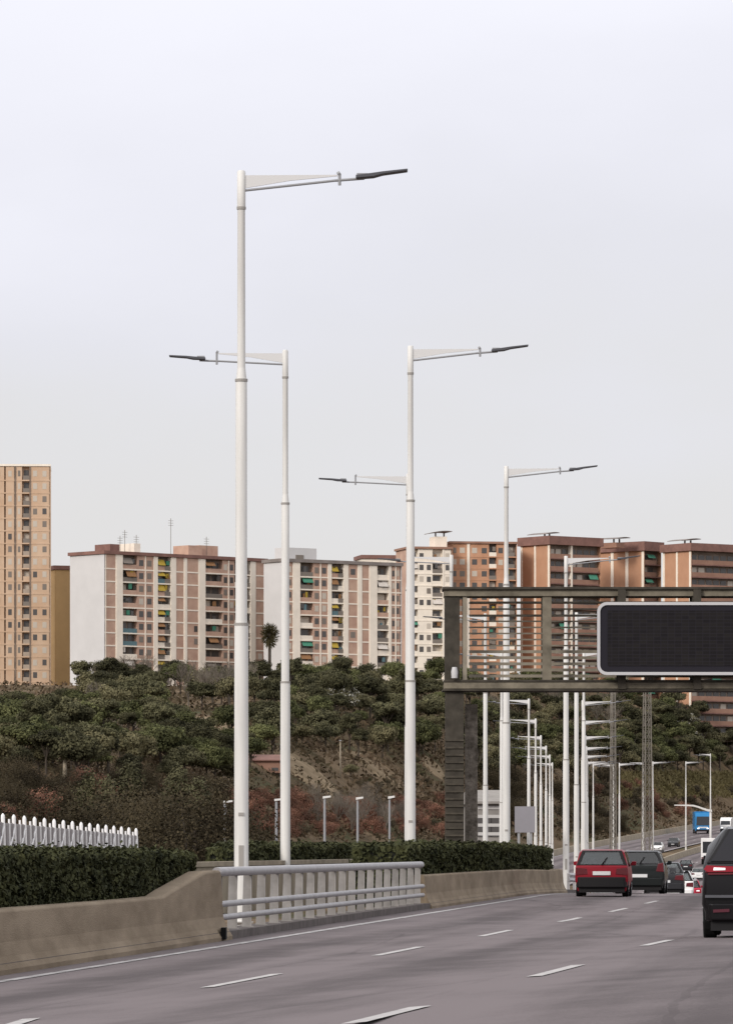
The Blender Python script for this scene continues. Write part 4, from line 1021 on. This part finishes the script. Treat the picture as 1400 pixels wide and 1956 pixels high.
# ------------------------------------------------------------------ vegetation
def crown_mesh(seed,h,r,nclump,nleaf,leaf,shape='round',m=M['pine'],flat=.55,blossom=0.0):
    rnd=random.Random(seed); b=MB(); bl=MB(); clumps=[]
    for k in range(nclump):
        if shape=='round':
            q=rnd.uniform(0,6.283); rr=r*math.sqrt(rnd.random())*.85; z=h*(.55+.38*rnd.random()*(1-.55*(rr/r)**2))
            cr=r*rnd.uniform(.24,.46)
        elif shape=='tall':
            q=rnd.uniform(0,6.283); rr=r*math.sqrt(rnd.random())*.85; z=h*(.66+.28*rnd.random()*(1-.5*(rr/r)**2)); cr=r*rnd.uniform(.22,.42)
        elif shape=='column':
            t=rnd.random(); z=h*(.08+.88*t); rr=r*(1-.75*t)*rnd.random()*.8; q=rnd.uniform(0,6.283); cr=r*(.55-.3*t)
        else: # bush
            q=rnd.uniform(0,6.283); rr=r*math.sqrt(rnd.random())*.85; z=h*(.12+.72*rnd.random()*(1-.5*(rr/r)**2)); cr=r*rnd.uniform(.22,.42)
        clumps.append((Vector((rr*math.cos(q),rr*math.sin(q),z)),cr))
    tot=sum(c[1]**2 for c in clumps)
    for c,cr in clumps:
        for _ in range(int(nleaf*cr*cr/tot)):
            d=Vector((rnd.gauss(0,1),rnd.gauss(0,1),rnd.gauss(0,1))).normalized()
            rad=cr*(.35+.85*rnd.random()**.75)
            p=c+Vector((d.x*rad,d.y*rad,d.z*rad*flat))
            if p.z<h*.03: continue
            nn=d+Vector((rnd.gauss(0,.6),rnd.gauss(0,.6),rnd.gauss(0,.6)+.2))
            (bl if rnd.random()<blossom else b).leaf(p,leaf*rnd.uniform(.55,1.25),rnd,nn,.7)
    return b,bl,clumps
def tree_proto(name,cat,seed,h,r,nclump,nleaf,leaf,shape,m,flat=.6,trunk=True,blossom=0.0):
    b,bl,cl=crown_mesh(seed,h,r,nclump,nleaf,leaf,shape,m,flat,blossom)
    o=thing(name,'x',cat)
    b.build('crown',m,o,fix=False)
    if bl.v: bl.build('blossom',M['blossom'],o,fix=False)
    t=MB(); t.tube((0,0,-.8),(0.05*h*.1,0,h*.55),h*.028,h*.014,n=8)
    rnd=random.Random(seed+99)
    for c,cr in rnd.sample(cl,min(7,len(cl))): t.tube((0,0,h*rnd.uniform(.25,.5)) if shape!='bush' else (0,0,0),tuple(c),h*.012,h*.004,n=5)
    t.build('trunk',M['bark'],o)
    o.location=(0,-500,-60)
    return o
protos={}
def reg(k,*a,**kw): protos[k]=[tree_proto(*((a[0],a[1],a[2]+i*13)+a[3:]),**kw) for i in range(kw.pop('n',1))] if False else None
def mk_protos(k,n,name,cat,seed,*a,**kw): protos[k]=[tree_proto(name,cat,seed+i*17,*a,**kw) for i in range(n)]
mk_protos('pine',6,'pine_tree','tree',11,5.0,2.4,44,6500,.145,'round',M['pine'],.55)
mk_protos('pined',5,'pine_tree','tree',41,5.0,2.2,40,6200,.145,'round',M['pine_d'],.6)
mk_protos('tall',3,'tall_pine','tree',61,6.3,2.0,26,5000,.14,'tall',M['pine_d'],.6)
mk_protos('olive',3,'olive_tree','tree',71,4.0,2.1,32,4800,.13,'round',M['olive'],.65)
mk_protos('almond',1,'blossom_tree','tree',81,4.0,2.1,22,3600,.16,'round',M['olive'],.65,blossom=.22)
mk_protos('rust',4,'rusty_shrub','shrub',91,3.2,2.0,30,5200,.08,'bush',M['rust'],.8)
mk_protos('brown',3,'brown_shrub','shrub',121,2.4,2.0,28,4600,.08,'bush',M['brown'],.8)
mk_protos('dark',3,'dark_bush','bush',151,4.6,2.6,46,20000,.05,'bush',M['darkbush'],.85)
mk_protos('cyp',2,'cypress_tree','tree',171,7.0,1.5,34,10000,.07,'column',M['pine_d'],1.2)
def bare_proto(seed):
    rnd=random.Random(seed); o=thing('bare_tree','x','tree'); b=MB(); b.tube((0,0,-.5),(0,0,1.2),.10,.07,n=6)
    def grow(p,d,l,r,dep):
        q=p+d*l; b.tube(p,q,r,r*.6,n=4,caps=False)
        if dep==0: return
        for _ in range(3 if dep>1 else 4):
            nd=(d+Vector((rnd.gauss(0,.38),rnd.gauss(0,.38),rnd.gauss(.1,.25)))).normalized(); grow(p.lerp(q,rnd.uniform(.6,1)),nd,l*rnd.uniform(.6,.85),r*.6,dep-1)
    for _ in range(6): grow(Vector((0,0,rnd.uniform(.2,1.2))),Vector((rnd.gauss(0,.35),rnd.gauss(0,.35),1)).normalized(),1.3,.05,4)
    b.build('branches',M['bare'],o); o.location=(0,-500,-60); return o
protos['bare']=[bare_proto(5),bare_proto(6)]
placed=set()
CLEAR=[(345,1362,470,1428),(478,1448,665,1512),(665,1462,770,1490),(48,1352,88,1412),(1238,1340,1335,1374),(800,1460,850,1500)]
def put(k,loc,sc,label,group,rnd):
    pr=rnd.choice(protos[k]); rz=rnd.uniform(0,6.283); s=(sc*rnd.uniform(.88,1.12),sc*rnd.uniform(.88,1.12),sc*rnd.uniform(.9,1.1))
    if pr.name not in placed:
        placed.add(pr.name); pr.location=loc; pr.rotation_euler=(0,0,rz); pr.scale=s; pr['label']=label; pr['group']=group
    else: dup(pr,loc,rz,s,label,group)
def scatter(kinds,n,x0,x1,y0,y1,sc,label,group,seed,ymin=330,ymax=1250,mind=0.0):
    rnd=random.Random(seed); done=0; tries=0; pts=[]
    while done<n and tries<n*30:
        tries+=1
        px=rnd.uniform(x0,x1); py=rnd.uniform(y0,y1)
        if any(a<=px<=c and b<=py<=d for a,b,c,d in CLEAR): continue
        h=hill_hit(px,py,ymin,ymax)
        if h is None: continue
        u=h.x-Xe(h.y)
        if -24<u<17: continue
        if any(abs(px-a)<mind and abs(py-b)<mind*.5 for a,b in pts): continue
        pts.append((px,py)); k=rnd.choice(kinds); done+=1
        put(k,(h.x,h.y,h.z-.15),rnd.uniform(*sc),label[k] if isinstance(label,dict) else label,group[k] if isinstance(group,dict) else group,rnd)
def lab(desc,where,kinds):
    L={'tall':'tall bare-trunked pine','pine':'green round-crowned pine','pined':'dark pine with broad crown','olive':'grey-green olive-like tree','almond':'tree flecked with pale blossom','rust':'rust-brown leafless-looking shrub','brown':'dry brown shrub','dark':'dark dense bush','cyp':'dark narrow cypress','bare':'pale bare-branched tree'}
    G={'tall':'tall pines','pine':'green pines','pined':'dark pines','olive':'grey-green trees','almond':'blossom-flecked trees','rust':'rusty shrubs','brown':'brown shrubs','dark':'dark bushes','cyp':'cypresses','bare':'bare trees'}
    return {k:L[k]+' '+where for k in kinds},{k:G[k]+' '+where for k in kinds}
def zone(kinds,n,box,sc,where,seed,**kw):
    l,g=lab('',where,set(kinds)); scatter(kinds,n,*box,sc,l,g,seed,**kw)
zone(['pine','olive','pine','pined','tall'],84,(-20,480,1398,1508),(.6,1.2),'on the green slope left of the nearest lamp',201,mind=14)
zone(['pined','pine','olive','pined','tall'],66,(480,850,1335,1458),(.6,1.3),'on the wooded slope between nearest lamp and gantry',202,mind=16)
zone(['pined','tall','pine','olive','tall'],48,(150,860,1312,1340),(.6,1.2),'in the row at the foot of the slab blocks',203,mind=16,ymax=1080)
zone(['pined','olive','pine'],18,(-10,160,1358,1400),(.55,.95),'below the tan tower',204,mind=18)
zone(['pine','pined','olive'],16,(150,300,1335,1400),(.9,1.3),'below the white end wall',205,mind=18)
zone(['olive','pined'],8,(380,470,1325,1365),(.9,1.3),'beside the bare patch left of the nearest lamp',206,mind=18)
zone(['pined','pine','olive','olive','tall'],84,(890,1180,1325,1500),(.6,1.35),'on the slope seen through the lamp posts under the gantry',207,mind=18)
zone(['pine','pined','olive','tall'],82,(1180,1420,1340,1485),(.7,1.4),'on the wooded slope under the message sign',208,mind=18)
zone(['pined','pine','olive'],26,(1180,1420,1316,1336),(1.0,1.5),'at the foot of the brick blocks',218,mind=9,ymax=1190)
zone(['almond'],5,(1290,1350,1395,1440),(.8,1.1),'on the slope right of the lattice mast',209,mind=10)
zone(['bare'],14,(160,480,1300,1420),(1.1,1.8),'among the pines left of the nearest lamp',221,mind=14)
zone(['bare'],14,(900,1400,1340,1500),(1.0,1.7),'among the trees under the gantry',222,mind=14)
zone(['almond'],5,(600,700,1330,1370),(.8,1.1),'on the wooded slope between nearest lamp and gantry',210,mind=10)
zone(['rust','rust','brown','rust'],64,(430,850,1538,1605),(.55,1.0),'in the band of scrub behind the railing',211,mind=14)
zone(['bare'],16,(600,780,1560,1600),(.9,1.2),'by the short lamps in the scrub',212)
zone(['rust','rust','dark'],36,(-20,430,1525,1585),(.7,1.15),'behind the white fence',213,mind=14)
zone(['brown','rust','brown'],52,(1060,1420,1510,1605),(.5,1.1),'on the bank above the far road',214,mind=10,ymin=560)
zone(['dark','brown'],22,(880,1180,1500,1600),(.8,1.3),'behind the lamp posts under the gantry',215,mind=12)
zone(['brown','olive'],12,(480,850,1462,1510),(.35,.6),'at the edge of the bare bank',216,mind=12)
# near dark bushes between fence and scrub
rnd=random.Random(77)
for px,Y,s,k in ((15,250,.9,'dark'),(60,235,1.35,'dark'),(100,262,1.0,'dark'),(185,250,1.25,'dark'),(230,262,1.45,'dark'),(262,240,1.15,'dark'),(300,235,1.3,'dark'),(335,245,1.5,'dark'),(372,228,1.3,'dark'),(402,236,1.0,'dark'),(170,300,1.2,'cyp'),(205,310,1.15,'cyp'),(250,305,1.25,'cyp'),(340,300,1.2,'cyp'),(380,290,1.15,'cyp'),(318,310,1.1,'cyp'),(826,250,.9,'dark'),(840,270,.8,'dark'),(812,262,.8,'dark')):
    x=(px-CX)*Y/F; where='between the white fence and the nearest lamp post' if px<500 else 'just left of the gantry column'
    l,g=lab('',where,[k]); put(k,(x,Y,terr(x,Y)-.2),s,l[k],g[k],rnd)
for i in range(8):
    px=505+i*40+rnd.uniform(-12,12); Y=rnd.uniform(225,260); x=(px-CX)*Y/F
    l,g=lab('',"low behind the parapet hedge",['brown']); put('brown',(x,Y,terr(x,Y)-.2),rnd.uniform(1.0,1.3),l['brown'],g['brown'],rnd)
# unused prototypes must not linger
for k,ps in protos.items():
    for p in ps:
        if p.name not in placed:
            for c in list(p.children): bpy.data.objects.remove(c)
            bpy.data.objects.remove(p)
# palm
Y=1060; h=P(515,1262,Y); pt=P(515,1208,Y); pm=thing('palm_tree','dark palm with shaggy crown before the slab blocks between the two tallest lamps','palm tree',(h.x,Y,h.z-1))
H=pt.z-h.z+1; b=MB(); b.tube((0,0,-3),(0,0,H),.35,.28,n=9); b.build('trunk',M['bark'],pm)
b=MB(); rnd=random.Random(4)
for k in range(1500):
    d=Vector((rnd.gauss(0,1),rnd.gauss(0,1),rnd.gauss(0,1))).normalized(); rr=rnd.uniform(.3,1.05)
    c=Vector((d.x*1.9*rr,d.y*1.9*rr,H-.5+d.z*(2.3 if d.z>0 else 2.9)*rr)); c.x*=1-.25*max(0,(H-.5-c.z)/2.9); n_=d.cross(Vector((rnd.gauss(0,1),rnd.gauss(0,1),rnd.gauss(0,1)))).normalized()
    e2=d*rnd.uniform(.25,.6); t2=n_*.07; b.add([c-e2,c+t2-e2*.2,c+e2,c-t2-e2*.2],[(0,1,2,3)])
b.build('crown',M['palm'],pm,fix=False)
# bare soil patches lying on the slope
def soil(cx_,cy_,wx,wy,seed):
    rnd=random.Random(seed); h=hill_hit(cx_,cy_)
    if h is None: return
    rx=wx*h.y/F/2; h0=hill_hit(cx_,cy_+wy/2); h1=hill_hit(cx_,cy_-wy/2); ry=max(4.0,((h1.y if h1 else h.y+20)-(h0.y if h0 else h.y-20))/2)
    N_=40; rings=[]; ph=rnd.uniform(0,9)
    for t in (0.02,.2,.4,.6,.8,1.0):
        rg=[]
        for k in range(N_):
            q=2*math.pi*k/N_; w=t*(1+.30*mnoise.noise(Vector((math.cos(q)*1.6+ph,math.sin(q)*1.6,0)))+.18*mnoise.noise(Vector((math.cos(q)*5,math.sin(q)*5,ph))))
            x=h.x+rx*w*math.cos(q); y=h.y+ry*w*math.sin(q); rg.append((x,y,terr(x,y)+(.30 if t<.95 else -.3)))
        rings.append(rg)
    b=MB(); b.loft(rings,True,False); o=b.build('bare_soil',M['soil'],fix=False); o['kind']='structure'
for i,a in enumerate([(405,1384,120,34),(572,1474,180,50),(715,1470,110,24),(68,1372,46,50),(826,1468,60,26),(300,1372,26,26),(1130,1470,80,22),(1180,1420,60,14)]): soil(*a,seed=i+3)
# undergrowth (uncountable)
rnd=random.Random(31); b=MB(); bd=MB()
for _ in range(16000):
    px=rnd.uniform(-30,1430); py=rnd.uniform(1300,1610); h=hill_hit(px,py,330,1150)
    if h is None: continue
    u=h.x-Xe(h.y)
    if -21.5<u<16 or (rnd.random()<.6 and any(a<=px<=c and b_<=py<=d for a,b_,c,d in CLEAR)): continue
    tgt = bd if (px>1180 and 1485<py<1525) else b
    for _k in range(3):
        sz=rnd.uniform(.25,.6)*min(1.0,h.y/850); tgt.leaf((h.x+rnd.gauss(0,.6),h.y+rnd.gauss(0,1.2),h.z+rnd.uniform(.05,.7)),sz,rnd,Vector((rnd.gauss(0,1),rnd.gauss(-.3,1),rnd.gauss(.4,.8))),.45)
tag(b.build('undergrowth',M['scrub'],fix=False),'brown and green undergrowth covering the hillside','undergrowth',kind='stuff')
for _ in range(5000):
    px=rnd.uniform(1170,1430); py=rnd.uniform(1482,1528); h=hill_hit(px,py,560,1250)
    if h is None or -21.5<h.x-Xe(h.y)<16: continue
    for _k in range(2): bd.leaf((h.x+rnd.gauss(0,.5),h.y+rnd.gauss(0,1),h.z+rnd.uniform(.1,.8)),rnd.uniform(.3,.6),rnd,Vector((rnd.gauss(0,1),-1,rnd.gauss(0,.3))),.35)
tag(bd.build('dry_grass',M['dry'],fix=False),'yellowish dry grass on the bank above the far road','dry grass',kind='stuff')

# ------------------------------------------------------------------ light, sky, camera
SUN_EL, SUN_AZ = 28.0, 218.0      # azimuth from +Y clockwise: behind the camera to the left
W=bpy.data.worlds.new('World'); S.world=W; W.use_nodes=True
nt=W.node_tree; N=nt.nodes; Lk=nt.links; bg=N['Background']; bg.inputs['Strength'].default_value=.1
sky=N.new('ShaderNodeTexSky'); sky.sky_type='NISHITA'; sky.sun_disc=False; sky.sun_elevation=R(SUN_EL); sky.sun_rotation=R(SUN_AZ)
tc=N.new('ShaderNodeTexCoord'); sx=N.new('ShaderNodeSeparateXYZ'); Lk.new(tc.outputs['Generated'],sx.inputs['Vector'])
mp=N.new('ShaderNodeMapping'); mp.inputs['Scale'].default_value=(7,7,16); Lk.new(tc.outputs['Generated'],mp.inputs['Vector'])
nz=N.new('ShaderNodeTexNoise'); nz.inputs['Scale'].default_value=1.0; nz.inputs['Detail'].default_value=5; Lk.new(mp.outputs['Vector'],nz.inputs['Vector'])
ad=N.new('ShaderNodeMath'); ad.operation='MULTIPLY_ADD'; ad.inputs[1].default_value=.11; Lk.new(nz.outputs['Fac'],ad.inputs[0])
a2=N.new('ShaderNodeMath'); a2.operation='ADD'; a2.inputs[1].default_value=-.055; Lk.new(sx.outputs['Z'],ad.inputs[2]); Lk.new(ad.outputs[0],a2.inputs[0])
rp=N.new('ShaderNodeValToRGB'); e=rp.color_ramp.elements
def lc(r,g,b): return (r,g,b,1)
k10=.1
e[0].position=0.0; e[0].color=lc(.745,.725,.715); e[1].position=1.0; e[1].color=lc(1.35,1.35,1.38)
for pos,c in ((.045,(.765,.75,.745)),(.075,(.775,.77,.79)),(.105,(.80,.80,.86)),(.130,(.86,.86,.935)),(.158,(.93,.93,1.01)),(.30,(1.12,1.12,1.17))):
    x=e.new(pos); x.color=lc(*c)
Lk.new(a2.outputs[0],rp.inputs['Fac'])
ml=N.new('ShaderNodeMix'); ml.data_type='RGBA'; ml.blend_type='MULTIPLY'; ml.inputs['Factor'].default_value=1.0
Lk.new(rp.outputs['Color'],ml.inputs['A']); ml.inputs['B'].default_value=(10,10,10,1)
mx=N.new('ShaderNodeMix'); mx.data_type='RGBA'; mx.inputs['Factor'].default_value=.96
Lk.new(sky.outputs['Color'],mx.inputs['A']); Lk.new(ml.outputs['Result'],mx.inputs['B'])
Lk.new(mx.outputs['Result'],bg.inputs['Color'])
sl=bpy.data.lights.new('sun','SUN'); sl.energy=2.3; sl.angle=R(16); sl.color=(1.0,.94,.86)
so=bpy.data.objects.new('sun',sl); COL.objects.link(so)
az=R(SUN_AZ); el=R(SUN_EL); d=Vector((math.sin(az)*math.cos(el),math.cos(az)*math.cos(el),math.sin(el)))
so.rotation_euler=(-d).to_track_quat('-Z','Y').to_euler(); so.location=d*50
cam=bpy.data.cameras.new('camera'); co=bpy.data.objects.new('camera',cam); COL.objects.link(co); S.camera=co
co.location=(0,0,CAMZ); co.rotation_euler=(R(90),0,0)
cam.sensor_fit='HORIZONTAL'; cam.sensor_width=36; cam.lens=36*F/1400; cam.shift_y=(HY-978)/1400; cam.clip_start=1; cam.clip_end=12000
S.render.engine='CYCLES'; S.render.resolution_x=732; S.render.resolution_y=1024
S.view_settings.view_transform='Standard'; S.view_settings.look='None'; S.view_settings.gamma=1; S.view_settings.exposure=0
